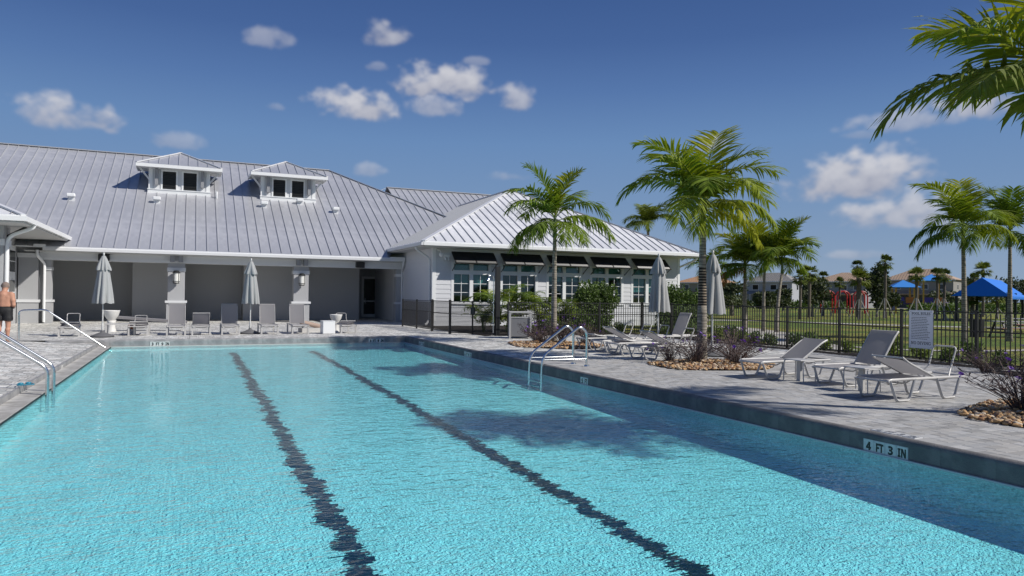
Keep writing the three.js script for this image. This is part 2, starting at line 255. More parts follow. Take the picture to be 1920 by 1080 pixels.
// coping: bull-nosed stones, tall grey face to the water
{
  const cop = new THREE.Group(); cop.name = 'pool_coping'; cop.userData.kind = 'structure'; scene.add(cop);
  const map = mottle([215, 216, 218], [255, 255, 255], 101, 5, 256); map.repeat.set(1.3, 1.3);
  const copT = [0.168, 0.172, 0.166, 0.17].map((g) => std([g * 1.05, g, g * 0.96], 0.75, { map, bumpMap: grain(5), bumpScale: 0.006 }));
  const prof = new THREE.Shape(); prof.moveTo(0, 0); prof.lineTo(0, 0.17); prof.absarc(0.075, 0.17, 0.075, Math.PI, Math.PI / 2, true); prof.lineTo(0.11, 0.245); prof.lineTo(0.11, 0); prof.lineTo(0, 0);
  const L = 0.61, g = new THREE.ExtrudeGeometry(prof, { depth: L - 0.0015, bevelEnabled: false, curveSegments: 6 });   // runs along +z, face towards -x
  setSeed(31);
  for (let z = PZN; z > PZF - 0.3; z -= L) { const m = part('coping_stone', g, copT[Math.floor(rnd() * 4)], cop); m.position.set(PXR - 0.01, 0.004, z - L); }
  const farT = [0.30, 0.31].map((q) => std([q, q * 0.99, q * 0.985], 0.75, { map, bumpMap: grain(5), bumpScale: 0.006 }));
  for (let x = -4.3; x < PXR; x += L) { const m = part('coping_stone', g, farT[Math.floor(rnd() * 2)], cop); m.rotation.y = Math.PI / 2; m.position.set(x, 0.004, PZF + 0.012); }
  // pale sill along the water line
  part('water_line_trim', box(PXR - 0.05, -0.012, PZF, PXR - 0.012, 0.012, PZN), std([0.6, 0.58, 0.57], 0.5), cop);
  part('water_line_trim', box(PXL, -0.02, PZF + 0.03, PXR - 0.05, 0.02, PZF + 0.05), std([0.5, 0.48, 0.46], 0.6), cop);
  // left side: low kerb face and a wide pale ledge at the water
  const led = std([0.50, 0.49, 0.465], 0.8, { map: mottle([205, 203, 200], [255, 255, 255], 111, 4, 256), bumpMap: grain(5), bumpScale: 0.004 });
  for (let z = PZN; z > PZF; z -= 1.22) { part('ledge_slab', box(-2.78, -0.05, z - 1.216, PXL + 0.004, 0.03, z), led, cop); part('kerb_stone', box(-2.82, -0.05, z - 1.216, -2.77, 0.135, z), farT[Math.floor(rnd() * 2)], cop); }
  part('ledge_edge', box(PXL + 0.004, -0.012, PZF, PXL + 0.012, 0.02, PZN), M.dark, cop);
  // depth markers
  const word = (s) => { const c = document.createElement('canvas'); c.width = c.height = 128; const x = c.getContext('2d'); x.fillStyle = '#c9c9c6'; x.fillRect(0, 0, 128, 128); x.strokeStyle = '#9a9a98'; x.lineWidth = 3; x.strokeRect(1, 1, 126, 126); x.fillStyle = '#0b0b0d'; x.textAlign = 'center'; x.textBaseline = 'middle'; x.save(); x.translate(64, 70); x.scale(s.length > 1 ? 0.82 : 1, 1.12); x.font = 'bold 104px sans-serif'; x.fillText(s, 0, 0); x.lineWidth = 7; x.strokeStyle = '#0b0b0d'; x.strokeText(s, 0, 0); x.restore(); const t = new THREE.CanvasTexture(c); t.colorSpace = THREE.SRGBColorSpace; return std(0xffffff, 0.25, { map: t }); };
  const W = {}; for (const s of ['3', '4', '5', '9', 'FT', 'IN']) W[s] = word(s);
  const tileG = new THREE.BoxGeometry(0.15, 0.15, 0.012), mark = (words, pos, turn, tip = 0, sc = 1) => { const h = holder('depth_marker', cop); h.position.copy(pos); h.rotation.set(tip, turn, 0, 'YXZ'); words.forEach((w, i) => { const m = part('tile', tileG, [M.tile, M.tile, M.tile, M.tile, W[w], M.tile], h); m.position.x = (i - (words.length - 1) / 2) * 0.153; m.scale.setScalar(sc); }); };
  const face = PXR - 0.013;
  mark(['4', 'FT', '3', 'IN'], V(face, 0.085, -6.06), -Math.PI / 2); mark(['5', 'FT'], V(face, 0.085, -13.35), -Math.PI / 2);
  mark(['4', 'FT', '9', 'IN'], V(face, 0.085, -20.4), -Math.PI / 2); mark(['4', 'FT', '3', 'IN'], V(face, 0.085, -25.2), -Math.PI / 2);
  mark(['3', 'FT', '9', 'IN'], V(-0.93, 0.09, PZF + 0.018), 0, 0, 1); mark(['3', 'FT', '9', 'IN'], V(6.62, 0.09, PZF + 0.018), 0, 0, 1);
  mark(['4', 'FT', '3', 'IN'], V(8.0, DECK + 0.001, -6.1), -Math.PI / 2, -Math.PI / 2); mark(['4', 'FT'], V(-2.765, 0.06, -13.4), Math.PI / 2, 0, 0.6); mark(['3', 'FT'], V(-2.765, 0.06, -20), Math.PI / 2, 0, 0.6);
  mark(['4', 'FT'], V(-3.1, 0.142, -14.0), Math.PI / 2, -Math.PI / 2 + 0.05);
}
{ // paths on the lawn
  const conc = std([0.50, 0.48, 0.44], 0.9, { map: mottle([215, 212, 208], [255, 255, 255], 121, 5, 256), bumpMap: grain(3), bumpScale: 0.004 });
  const ribbon = (pts, w, y) => { const c = new THREE.CatmullRomCurve3(pts.map(([u, v]) => onLevel(u, v, 0.2))), n = 40, p = [], uv = []; let L = 0, q = null; for (let i = 0; i <= n; i++) { const a = c.getPoint(i / n), t = c.getTangent(i / n), s = V(-t.z, 0, t.x).normalize(), l = a.clone().addScaledVector(s, w / 2), r = a.clone().addScaledVector(s, -w / 2); l.y = r.y = y; if (q) { const k = [q[0], q[1], r, q[0], r, l], kk = [[0, q[2]], [w, q[2]], [w, L + 1], [0, q[2]], [w, L + 1], [0, L + 1]]; k.forEach((z, j) => { p.push(z.x, z.y, z.z); uv.push(...kk[j]); }); L += 1; } q = [l, r, L]; } return soup(p, uv); };
  struct('garden_path', ribbon([[1545, 655], [1470, 634], [1430, 622], [1340, 612], [1200, 606]], 2.2, 0.2), conc);
  struct('garden_path', ribbon([[1290, 600], [1400, 601], [1560, 606], [1760, 612], [2050, 618]], 2.0, 0.204), conc);
  struct('garden_path', ribbon([[1560, 648], [1700, 656], [1830, 658], [2000, 655]], 0.5, 0.208), conc);
  struct('street', ribbon([[1100, 573.5], [1500, 576.5], [1900, 580]], 7, 0.2), std([0.30, 0.29, 0.27], 0.95));
}
// ---------------------------------------------------------------- clubhouse
const club = thing('clubhouse', 'long white and grey clubhouse with standing seam metal roofs behind the pool', 'building');
// clip a convex 2-D outline to a band a <= u <= b
function clipU(poly, a, b) {
  const cut = (P, k, s) => { const o = []; for (let i = 0; i < P.length; i++) { const p = P[i], q = P[(i + 1) % P.length], dp = s * (p[0] - k), dq = s * (q[0] - k); if (dp >= 0) o.push(p); if (dp * dq < 0) { const t = dp / (dp - dq); o.push([p[0] + (q[0] - p[0]) * t, p[1] + (q[1] - p[1]) * t]); } } return o; };
  return cut(cut(poly, a, 1), b, -1);
}
// a roof slope of standing-seam panels: origin at the eave, U along the eave, W up the slope; outline in (u, w) metres
function slope(parent, name, O, U, W, poly, step, tones, start = 0) {
  const root = holder(name, parent), N = new THREE.Vector3().crossVectors(U, W).normalize(); if (N.y < 0) N.negate();
  const at = (u, w, h = 0) => O.clone().addScaledVector(U, u).addScaledVector(W, w).addScaledVector(N, h), us = poly.map((p) => p[0]), u0 = Math.min(...us), u1 = Math.max(...us);
  const flip = new THREE.Vector3().crossVectors(U, W).dot(N) < 0;
  for (let u = u0 + start; u < u1 - 0.01; u += step) {
    const c = clipU(poly, u, Math.min(u1, u + step)); if (c.length < 3) continue;
    let o = c.map(([a, b]) => at(a, b)); let A = 0; for (let i = 0; i < c.length; i++) { const p = c[i], q = c[(i + 1) % c.length]; A += p[0] * q[1] - q[0] * p[1]; } if (Math.abs(A) < 0.02) continue; if ((A < 0) !== flip) o.reverse();
    const g = [slab(o, N, 0.03)], e = clipU(poly, u - 0.001, u + 0.02);
    const m = part('roof_panel', g[0], tones[Math.floor(hash2(Math.round(u * 100), Math.round(O.x * 10), 3) * tones.length)], root);
    if (e.length >= 3) { const ws = e.map((p) => p[1]), a = Math.min(...ws), b = Math.max(...ws); if (b - a > 0.3) part('seam', bar(at(u, a + 0.12, 0.02), at(u, b - 0.06, 0.02), 0.034, 0.05, N), ribMat, root); }
  }
  return root;
}
const capBar = (parent, a, b, w, mat, lift = 0.03) => part('ridge_cap', bar(a.clone().add(V(0, lift, 0)), b.clone().add(V(0, lift, 0)), w, 0.06), mat, parent);
const K = Math.tan(28.4 * Math.PI / 180), EZ = -41.3, EY = 4.04, RZ = -54.4, RY = EY + K * (EZ - RZ), RXE = 9.35, SL = 1 / Math.cos(28.4 * Math.PI / 180), WL = (EZ - RZ) * SL;
const upMain = V(0, Math.sin(28.4 * Math.PI / 180), -Math.cos(28.4 * Math.PI / 180)), onMain = (x, z, h = 0) => V(x, EY + K * (EZ - z) + h, z);
{
  slope(club, 'main_roof', V(0, EY, EZ), V(1, 0, 0), upMain, [[-13.92, 0], [10.72, 0], [10.75, 0.95], [20, 2.3], [RXE, WL], [-13.92, WL]], 0.5448, roofTones, 0.0);
  const tri = (name, pts, mat) => { const n = new THREE.Vector3().crossVectors(pts[1].clone().sub(pts[0]), pts[2].clone().sub(pts[0])).normalize(); if (n.y < 0) { pts.reverse(); n.negate(); } part(name, slab(pts, n, 0.03), mat, club); };
  tri('roof_slope', [V(RXE, RY, RZ), V(RXE + 13.1, EY, EZ), V(RXE + 13.1, EY, RZ - 13.1)], roofTones[0]);
  tri('roof_slope', [V(RXE, RY, RZ), V(RXE + 13.1, EY, RZ - 13.1), V(-13.9, EY, RZ - 13.1), V(-13.9, RY, RZ)], roofTones[1]);
  capBar(club, V(-13.9, RY, RZ), V(RXE, RY, RZ), 0.3, roofTones[1]); capBar(club, V(RXE, RY, RZ), V(RXE + 11, RY - 11 * K, RZ + 11), 0.26, roofTones[1]);
  // rear block, seen between the main hip and the wing
  const rz = -56.6, ry = 10.5, rx = 14.3, rl = 12;
  slope(club, 'rear_roof', V(0, ry - rl * K, rz + rl), V(1, 0, 0), upMain, [[rx, rl * SL * 0.35], [24 + rl * 0.65, rl * SL * 0.35], [24, rl * SL], [rx, rl * SL]], 0.5448, roofTones, 0.1);
  tri('roof_slope', [V(rx, ry, rz), V(rx - 6, ry - 6 * K, rz + 6), V(rx - 6, ry - 6 * K, rz - 6)], roofTones[0]); tri('roof_slope', [V(rx, ry, rz), V(24, ry, rz), V(24, ry - 8 * K, rz - 8), V(rx, ry - 8 * K, rz - 8)], roofTones[2]); tri('roof_slope', [V(24, ry, rz), V(31.8, ry - 7.8 * K, rz + 7.8), V(31.8, ry - 7.8 * K, rz - 7.8)], roofTones[0]);
  capBar(club, V(rx, ry, rz), V(24, ry, rz), 0.3, roofTones[1]);
  // main eave: drip edge, gutter, soffit, beam
  part('drip_edge', box(-13.9, EY - 0.05, EZ - 0.04, 10.72, EY + 0.012, EZ + 0.03), M.white, club);
  const gut = part('gutter', box(-6.62, EY - 0.19, EZ + 0.0, 11.6, EY - 0.055, EZ + 0.13), M.trim, club); gut.name = 'gutter';
  part('gutter', box(10.72, EY - 0.055, EZ + 0.0, 11.6, EY + 0.05, EZ + 0.11), M.trim, club); part('gutter', box(-7.0, EY - 0.055, EZ + 0.0, -6.5, EY + 0.1, EZ + 0.13), M.trim, club);
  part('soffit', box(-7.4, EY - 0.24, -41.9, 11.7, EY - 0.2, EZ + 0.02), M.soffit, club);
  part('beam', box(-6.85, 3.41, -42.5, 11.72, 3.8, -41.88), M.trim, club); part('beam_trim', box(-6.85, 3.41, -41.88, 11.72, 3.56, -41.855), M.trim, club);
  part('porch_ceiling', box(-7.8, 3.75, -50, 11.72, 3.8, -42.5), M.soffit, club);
}
// porch walls
{
  const w = (x0, x1, z, m = M.stucco, top = 3.76) => part('porch_wall', box(x0, DECK, z - 0.25, x1, top, z), m, club);
  w(-7.8, -2.85, -46.6); w(-2.85, -0.5, -44.82); w(-0.5, 2.95, -46.6); w(2.95, 5.62, -44.82); w(5.62, 9.75, -45.6); w(9.75, 12, -49.2);
  for (const [x, a, b] of [[-2.85, -46.6, -44.82], [-0.5, -46.6, -44.82], [2.95, -46.6, -44.82], [5.6, -45.6, -44.82], [9.75, -49.2, -45.6]]) part('porch_wall', box(x - 0.1, DECK, a, x + 0.1, 3.755, b - 0.01), M.stucco, club);
  const d = holder('door', club); part('door_frame', box(10.6, DECK, -49.2, 12.0, 3.2, -49.16), M.stucco, d);
  for (const [x0, x1, y0, y1] of [[10.78, 10.92, 0.3, 3.1], [11.88, 12.0, 0.3, 3.1], [10.92, 11.88, 2.95, 3.1], [10.92, 11.88, 0.3, 0.5], [10.92, 11.88, 1.36, 1.44]]) part('door_rail', box(x0, y0, -49.155, x1, y1, -49.1), M.trim, d);
  part('glass', box(10.93, 0.51, -49.15, 11.87, 2.94, -49.13), M.tinted, d); part('handle', box(11.0, 1.25, -49.1, 11.03, 1.6, -49.04), M.steel, d);
  // columns
  for (const cx of [-0.69, 5.74]) {
    const c = holder('column', club), z = -42.02;
    part('shaft', box(cx - 0.41, 1.42, z - 0.5, cx + 0.41, 3.41, z + 0.12), M.stucco, c); part('capital', box(cx - 0.45, 2.98, z - 0.53, cx + 0.45, 3.17, z + 0.16), M.trim, c);
    part('plinth', box(cx - 0.46, DECK, z - 0.55, cx + 0.46, 1.3, z + 0.17), M.stucco, c); part('plinth_cap', box(cx - 0.53, 1.3, z - 0.6, cx + 0.53, 1.42, z + 0.24), M.trim, c);
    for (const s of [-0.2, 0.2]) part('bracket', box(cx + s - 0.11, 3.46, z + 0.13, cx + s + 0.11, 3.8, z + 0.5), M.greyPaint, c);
    const l = holder('lantern', club); part('lantern_cap', new THREE.CylinderGeometry(0.11, 0.21, 0.13, 8).translate(cx, 2.95, z + 0.36), M.bronze, l); part('lantern_glass', new THREE.CylinderGeometry(0.16, 0.16, 0.5, 12).translate(cx, 2.63, z + 0.36), M.frosted, l);
    for (let k = 0; k < 4; k++) part('lantern_bar', new THREE.BoxGeometry(0.025, 0.55, 0.025).translate(cx + 0.165 * Math.cos(k * Math.PI / 2 + 0.8), 2.61, z + 0.36 + 0.165 * Math.sin(k * Math.PI / 2 + 0.8)), M.bronze, l);
    part('lantern_ring', new THREE.TorusGeometry(0.168, 0.016, 6, 16).rotateX(Math.PI / 2).translate(cx, 2.44, z + 0.36), M.bronze, l); part('lantern_base', new THREE.CylinderGeometry(0.17, 0.13, 0.05, 12).translate(cx, 2.35, z + 0.36), M.bronze, l); part('lantern_arm', box(cx - 0.03, 2.96, z + 0.12, cx + 0.03, 3.02, z + 0.4), M.bronze, l);
  }
  for (const x of [9.04, -4.05]) { const s = part('loudspeaker', rbox(0.5, 0.34, 0.28, 0.03), M.bronze, club); s.position.set(x, 3.6, -41.7); s.rotation.x = 0.15; }
  // downspouts at both ends of the porch
  const ds = (pts, m = M.trim) => part('downspout', tube(fillet(pts, 0.1), 0.065, 8), m, club);
  ds([V(11.5, 3.86, -41.22), V(11.5, 3.65, -41.22), V(11.62, 3.3, -41.9), V(11.62, 0.35, -41.9)]); ds([V(-6.85, 3.86, -41.25), V(-6.85, 3.6, -41.25), V(-6.62, 3.2, -41.8), V(-6.62, 0.3, -41.8)], M.white);
  const ec = holder('column', club); part('shaft', box(-6.62, 1.42, -42.5, -6.36, 3.41, -41.95), M.stucco, ec); part('plinth', box(-6.62, DECK, -42.5, -6.32, 1.3, -41.9), M.stucco, ec); part('plinth_cap', box(-6.7, 1.3, -42.5, -6.27, 1.42, -41.87), M.trim, ec); part('capital', box(-6.64, 2.9, -42.5, -6.33, 3.05, -41.9), M.trim, ec);
  const rc = holder('column', club); part('shaft', box(11.3, 1.42, -42.5, 11.7, 3.41, -41.98), M.stucco, rc); part('plinth', box(11.27, DECK, -42.5, 11.7, 1.3, -41.95), M.stucco, rc); part('plinth_cap', box(11.22, 1.3, -42.5, 11.7, 1.42, -41.92), M.trim, rc); part('capital', box(11.26, 2.95, -42.5, 11.7, 3.12, -41.94), M.trim, rc);
}
// dormers
function dormer(x0, x1) {
  const d = holder('dormer', club), z = -48.5, yb = 7.95, yt = 9.5, m = (x0 + x1) / 2, back = -51.6;
  part('dormer_wall', box(x0, yb - 0.25, back, x1, yt, z), M.siding, d); part('sill_board', box(x0 - 0.06, yb - 0.16, z, x1 + 0.06, yb + 0.14, z + 0.11), M.white, d); part('sill_ledge', box(x0 - 0.08, yb + 0.14, z, x1 + 0.08, yb + 0.19, z + 0.15), M.white, d);
  part('corner_board', box(x0 - 0.02, yb + 0.19, z, x0 + 0.2, yt, z + 0.035), M.white, d); part('corner_board', box(x1 - 0.2, yb + 0.19, z, x1 + 0.02, yt, z + 0.035), M.white, d); part('head_board', box(x0 + 0.2, yt - 0.14, z, x1 - 0.2, yt, z + 0.033), M.white, d);
  for (const s of [-1, 1]) {
    const c = m + s * 0.58, l = d; part('louvre_back', box(c - 0.37, yb + 0.24, z + 0.005, c + 0.37, yb + 1.3, z + 0.02), M.bronze, l);
    for (const [a, b, e, f] of [[-0.47, -0.37, 0.19, 1.4], [0.37, 0.47, 0.19, 1.4], [-0.37, 0.37, 1.3, 1.4]]) part('louvre_frame', box(c + a, yb + e, z + 0.002, c + b, yb + f, z + 0.05), M.white, l);
    for (let k = 0; k < 9; k++) { const g = part('louvre_slat', new THREE.BoxGeometry(0.73, 0.018, 0.07), M.bronze, l); g.position.set(c, yb + 0.3 + k * 0.115, z + 0.03); g.rotation.x = 0.7; }
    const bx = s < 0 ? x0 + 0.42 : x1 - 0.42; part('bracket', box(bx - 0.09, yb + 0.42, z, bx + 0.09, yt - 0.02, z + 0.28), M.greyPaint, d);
    const sx = s < 0 ? x0 : x1; part('bracket', bar(V(sx, yt - 0.75, z - 0.25), V(sx + s * 0.55, yt - 0.06, z - 0.25), 0.12, 0.1), M.trim, d);
  }
  const e0 = x0 - 0.66, e1 = x1 + 0.66, ez = z + 0.72, ey = yt + 0.06, ky = 0.5, hw = (e1 - e0) / 2, run = 1 / Math.cos(Math.atan(ky)), rise = hw * ky;
  const roof = d, pn = (poly) => { const n = new THREE.Vector3().crossVectors(poly[1].clone().sub(poly[0]), poly[2].clone().sub(poly[0])).normalize(); if (n.y < 0) { poly.reverse(); n.negate(); } return slab(poly, n, 0.03); };
  const A = V(e0, ey, ez), B = V(e1, ey, ez), T = V(m, ey + rise, ez - hw), bz = -53.2;
  const up = V(0, ky, -1).normalize(), front = slope(roof, 'front_slope', V(0, ey, ez), V(1, 0, 0), up, [[e0, 0], [e1, 0], [m, hw * run]], 0.545, roofTones, 0.12); front.name = 'front_slope';
  for (const q of front.children.slice()) roof.add(q); roof.remove(front);
  part('side_slope', pn([A, T, V(m, ey + rise, bz), V(e0, ey, bz + 2)]), roofTones[1], roof); part('side_slope', pn([B, T, V(m, ey + rise, bz), V(e1, ey, bz + 2)]), roofTones[2], roof);
  capBar(roof, A, T, 0.16, wingTones[0]); capBar(roof, B, T, 0.16, wingTones[0]); capBar(roof, T, V(m, ey + rise, bz), 0.18, wingTones[0]);
  part('fascia', box(e0 - 0.02, ey - 0.2, ez - 0.02, e1 + 0.02, ey - 0.01, ez + 0.06), M.white, roof); part('fascia', box(e0 - 0.04, ey - 0.2, ez - 2.2, e0, ey - 0.01, ez - 0.02), M.white, roof); part('fascia', box(e1, ey - 0.2, ez - 2.2, e1 + 0.04, ey - 0.01, ez - 0.02), M.white, roof);
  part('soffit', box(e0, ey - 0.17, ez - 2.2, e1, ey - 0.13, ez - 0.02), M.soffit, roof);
}
dormer(-2.4, 1.0); dormer(4.05, 7.45);
for (const [x, z] of [[-6.2, -46.8], [-1.89, -47.05], [4.14, -47.33], [6.41, -48.1], [8.55, -47.1]]) { const v = holder('roof_vent', club), p = onMain(x, z); part('vent_hood', rbox(0.42, 0.2, 0.34, 0.05, p.x, p.y + 0.24, p.z + 0.12), M.white, v); part('vent_base', box(p.x - 0.16, p.y - 0.1, p.z - 0.14, p.x + 0.16, p.y + 0.18, p.z + 0.12), M.trim, v); }
{ const p = onMain(1.4, -48.1); part('vent_pipe', tube([p.clone(), p.clone().add(V(0, 0.45, 0))], 0.055, 8), M.white, club); }

// ---- right wing
const WX0 = 11.7, WX1 = 27.75, WZ = -36.2, WE = 4.64;
{
  const ex0 = 10.85, ex1 = 28.5, ez = -35.2, hw = (ex1 - ex0) / 2, mx = (ex0 + ex1) / 2, kk = 0.5, run = 1 / Math.cos(Math.atan(kk)), ay = WE + hw * kk, ap = V(mx, ay, ez - hw), up = V(0, kk, -1).normalize(), bz = -62;
  slope(club, 'wing_roof', V(0, WE, ez), V(1, 0, 0), up, [[ex0, 0], [ex1, 0], [mx, hw * run]], 0.532, wingTones, 0.22);
  const upL = V(1, kk, 0).normalize(), upR = V(-1, kk, 0).normalize();
  slope(club, 'wing_roof', V(ex0, WE, 0), V(0, 0, -1), upL, [[-ez, 0], [46, 0], [-bz, 6], [-bz, hw * run], [-ez + hw, hw * run]], 0.532, [wingTones[1]], 0.2);
  slope(club, 'wing_roof', V(ex1, WE, 0), V(0, 0, -1), upR, [[-ez, 0], [-bz, 0], [-bz, hw * run], [-ez + hw, hw * run]], 0.532, wingTones, 0.2);
  capBar(club, V(ex0, WE, ez), ap, 0.24, wingTones[1]); capBar(club, V(ex1, WE, ez), ap, 0.24, wingTones[1]); capBar(club, ap, V(mx, ay, bz), 0.24, wingTones[1]);
  part('gutter', box(ex0 - 0.02, WE - 0.2, ez - 0.02, ex1 + 0.02, WE - 0.045, ez + 0.13), M.white, club); part('drip_edge', box(ex0 - 0.02, WE - 0.045, ez - 0.05, ex1 + 0.02, WE + 0.015, ez + 0.03), M.white, club);
  part('gutter', box(ex0 - 0.13, WE - 0.2, -42.6, ex0, WE - 0.045, ez + 0.13), M.trim, club); part('gutter', box(ex1, WE - 0.2, -60, ex1 + 0.13, WE - 0.045, ez + 0.13), M.white, club);
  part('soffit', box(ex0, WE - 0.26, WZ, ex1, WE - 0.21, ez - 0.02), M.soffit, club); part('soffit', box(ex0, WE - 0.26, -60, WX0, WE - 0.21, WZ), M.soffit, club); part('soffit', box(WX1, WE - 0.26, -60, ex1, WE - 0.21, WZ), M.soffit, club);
  // shell of the wing: side and back walls, ceiling, floor
  part('wall_core', box(WX0, DECK, -50, WX0 + 0.2, WE - 0.22, WZ - 0.2), M.siding, club); part('wall_core', box(WX1 - 0.2, DECK, -60, WX1, WE - 0.22, WZ - 0.2), M.siding, club); part('wall_core', box(WX0 + 0.2, DECK, -44.2, WX1 - 0.2, WE - 0.22, -44), M.stucco, club);
  part('interior_floor', box(WX0 + 0.2, 0.2, -44, WX1 - 0.2, DECK + 0.02, WZ - 0.2), M.wood, club); part('interior_ceiling', box(WX0, WE - 0.21, -50, WX1, WE - 0.16, WZ - 0.2), M.soffit, club);
  // lap siding: front (cut round the windows) and the side towards the porch
  const wins = []; for (let i = 0; i < 5; i++) wins.push(12.86 + i * 2.862);
  const wb = 1.5, wt = 3.68, gaps = wins.map((x) => [x - 0.12, x + 2.2]);
  const bh = 0.245;
  for (let y = 0.5; y < WE - 0.3; y += bh) {
    const y1 = Math.min(WE - 0.26, y + bh), mid = (y + y1) / 2; let x = WX0 + 0.14; const segs = [];
    if (mid > wb - 0.1 && mid < wt + 0.08) { for (const [a, b] of gaps) { if (a > x) segs.push([x, a]); x = b; } segs.push([x, WX1 - 0.14]); } else segs.push([x, WX1 - 0.14]);
    for (const [a, b] of segs) { const g = new THREE.BoxGeometry(b - a, y1 - y + 0.012, 0.024).rotateX(-0.075).translate((a + b) / 2, mid, WZ + 0.016); part('siding_board', g, M.siding, club); part('wall_core', box(a, y, WZ - 0.2, b, y1, WZ - 0.004), M.siding, club); }
    const L = 5.6, g = new THREE.BoxGeometry(0.024, y1 - y + 0.012, L).rotateZ(-0.075).translate(WX0 - 0.016, mid, WZ - 0.14 - L / 2); if (y > 1.0) part('siding_board', g, M.siding, club);
  }
  part('base_course', box(WX0 - 0.05, DECK, WZ - 5.7, WX0, 1.0, WZ + 0.03), M.stucco, club); part('base_course', box(WX0, DECK - 0.1, WZ - 0.2, WX1, 0.5, WZ + 0.03), M.siding, club);
  for (const x of [WX0, WX1]) part('corner_board', box(x - 0.03, 0.5, WZ - 0.16, x + 0.14 * (x === WX0 ? 1 : 0) + 0.03, WE - 0.26, WZ + 0.05), M.white, club);
  part('corner_board', box(WX1 - 0.14, 0.5, WZ - 0.004, WX1 - 0.03, WE - 0.26, WZ + 0.05), M.white, club);
  wins.forEach((x, i) => {
    const w = holder('window', club), z = WZ, tr = (a, b, c, d) => part('frame', box(x + a, c, z - 0.12, x + b, d, z + 0.045), M.white, w);
    tr(-0.12, 0.03, wb, wt); tr(2.05, 2.2, wb, wt); tr(0.94, 1.14, wb, wt); part('sill', box(x - 0.16, wb - 0.1, z - 0.1, x + 2.24, wb, z + 0.1), M.white, w);
    for (const [a, b] of [[0.03, 0.94], [1.14, 2.05]]) {
      part('frame', box(x + a, wt - 0.09, z - 0.11, x + b, wt, z + 0.04), M.white, w); part('frame', box(x + a, 3.02, z - 0.11, x + b, 3.24, z + 0.04), M.white, w); part('frame', box(x + a, wb, z - 0.11, x + b, wb + 0.06, z + 0.035), M.white, w);
      part('pane', box(x + a, 3.24, z - 0.07, x + b, wt - 0.09, z - 0.064), M.glass, w);
      part('pane', box(x + a, wb + 0.06, z - 0.07, x + b, 3.02, z - 0.064), M.glass, w);
      const c = (a + b) / 2; part('muntin', box(x + c - 0.014, wb + 0.06, z - 0.064, x + c + 0.014, 3.02, z - 0.04), M.white, w); for (const y of [2.04, 2.52]) part('muntin', box(x + a, y - 0.014, z - 0.064, x + b, y + 0.014, z - 0.042), M.white, w);
      if (i !== 1) part('blind_and_sky_tint', box(x + a, [2.45, 2, 2.75, 2.9, 2.2][i], z - 0.2, x + b, 3.2, z - 0.18), M.shade, w); part('blind_and_sky_tint', box(x + a, 3.2, z - 0.2, x + b, wt, z - 0.18), M.shade, w);  // transom panels added; their teal stands in for reflected sky
    }
    // top-hung louvred shutter propped open over the window
    const s = holder('awning_shutter', club), a = V(x - 0.12, 4.2, z + 0.06), b = V(x - 0.12, 3.6, z + 0.72), ux = V(2.42, 0, 0), dn = b.clone().sub(a), n = new THREE.Vector3().crossVectors(V(1, 0, 0), dn).normalize(); if (n.y < 0) n.negate();
    part('frame', bar(a, a.clone().add(ux), 0.06, 0.04, n), M.bronze, s); part('frame', bar(b, b.clone().add(ux), 0.06, 0.04, n), M.bronze, s); for (const q of [0.02, 1.21, 2.4]) part('frame', bar(a.clone().add(V(q, 0, 0)), b.clone().add(V(q, 0, 0)), 0.07, 0.04, n), M.bronze, s);
    for (let k = 0; k < 12; k++) { const p = a.clone().addScaledVector(dn, (k + 0.6) / 12.4); part('slat', bar(p, p.clone().add(ux), 0.078, 0.012, n.clone().applyAxisAngle(V(1, 0, 0), 0.35)), M.bronze, s); }
    for (const q of [0.05, 2.37]) part('stay', bar(V(x - 0.12 + q, 3.2, z + 0.05), V(x - 0.12 + q, 3.61, z + 0.7), 0.035, 0.035), M.bronze, s);
  });
  // camera, light, downspouts
  const cam = holder('security_camera', club); part('arm', tube(fillet([V(11.95, 4.3, WZ + 0.02), V(12.0, 4.25, WZ + 0.35), V(12.05, 4.1, WZ + 0.4)], 0.08), 0.03, 6), M.trim, cam); part('dome', new THREE.SphereGeometry(0.13, 12, 8).translate(12.05, 4.02, WZ + 0.4), M.trim, cam);
  const fl = holder('flood_light', club); part('bracket', box(12.28, 3.9, WZ + 0.03, 12.62, 4.04, WZ + 0.1), M.white, fl); for (const q of [12.36, 12.54]) part('lamp_head', tube([V(q, 3.9, WZ + 0.1), V(q, 3.74, WZ + 0.2)], 0.05, 8), M.white, fl);
  part('downspout', tube(fillet([V(10.83, WE - 0.2, -36.4), V(10.85, WE - 0.35, -36.4), V(11.55, 3.85, -36.4), V(11.6, 3.6, -36.4), V(11.6, 0.6, -36.4), V(11.4, 0.35, -36.2), V(11.25, 0.33, -36.0)], 0.12), 0.06, 8), M.trim, club);
  part('downspout', tube(fillet([V(28.5, WE - 0.2, -35.4), V(28.5, WE - 0.4, -35.5), V(27.9, 3.8, -36.4), V(27.85, 3.6, -36.4), V(27.85, 0.3, -36.4)], 0.15), 0.06, 8), M.white, club);
}
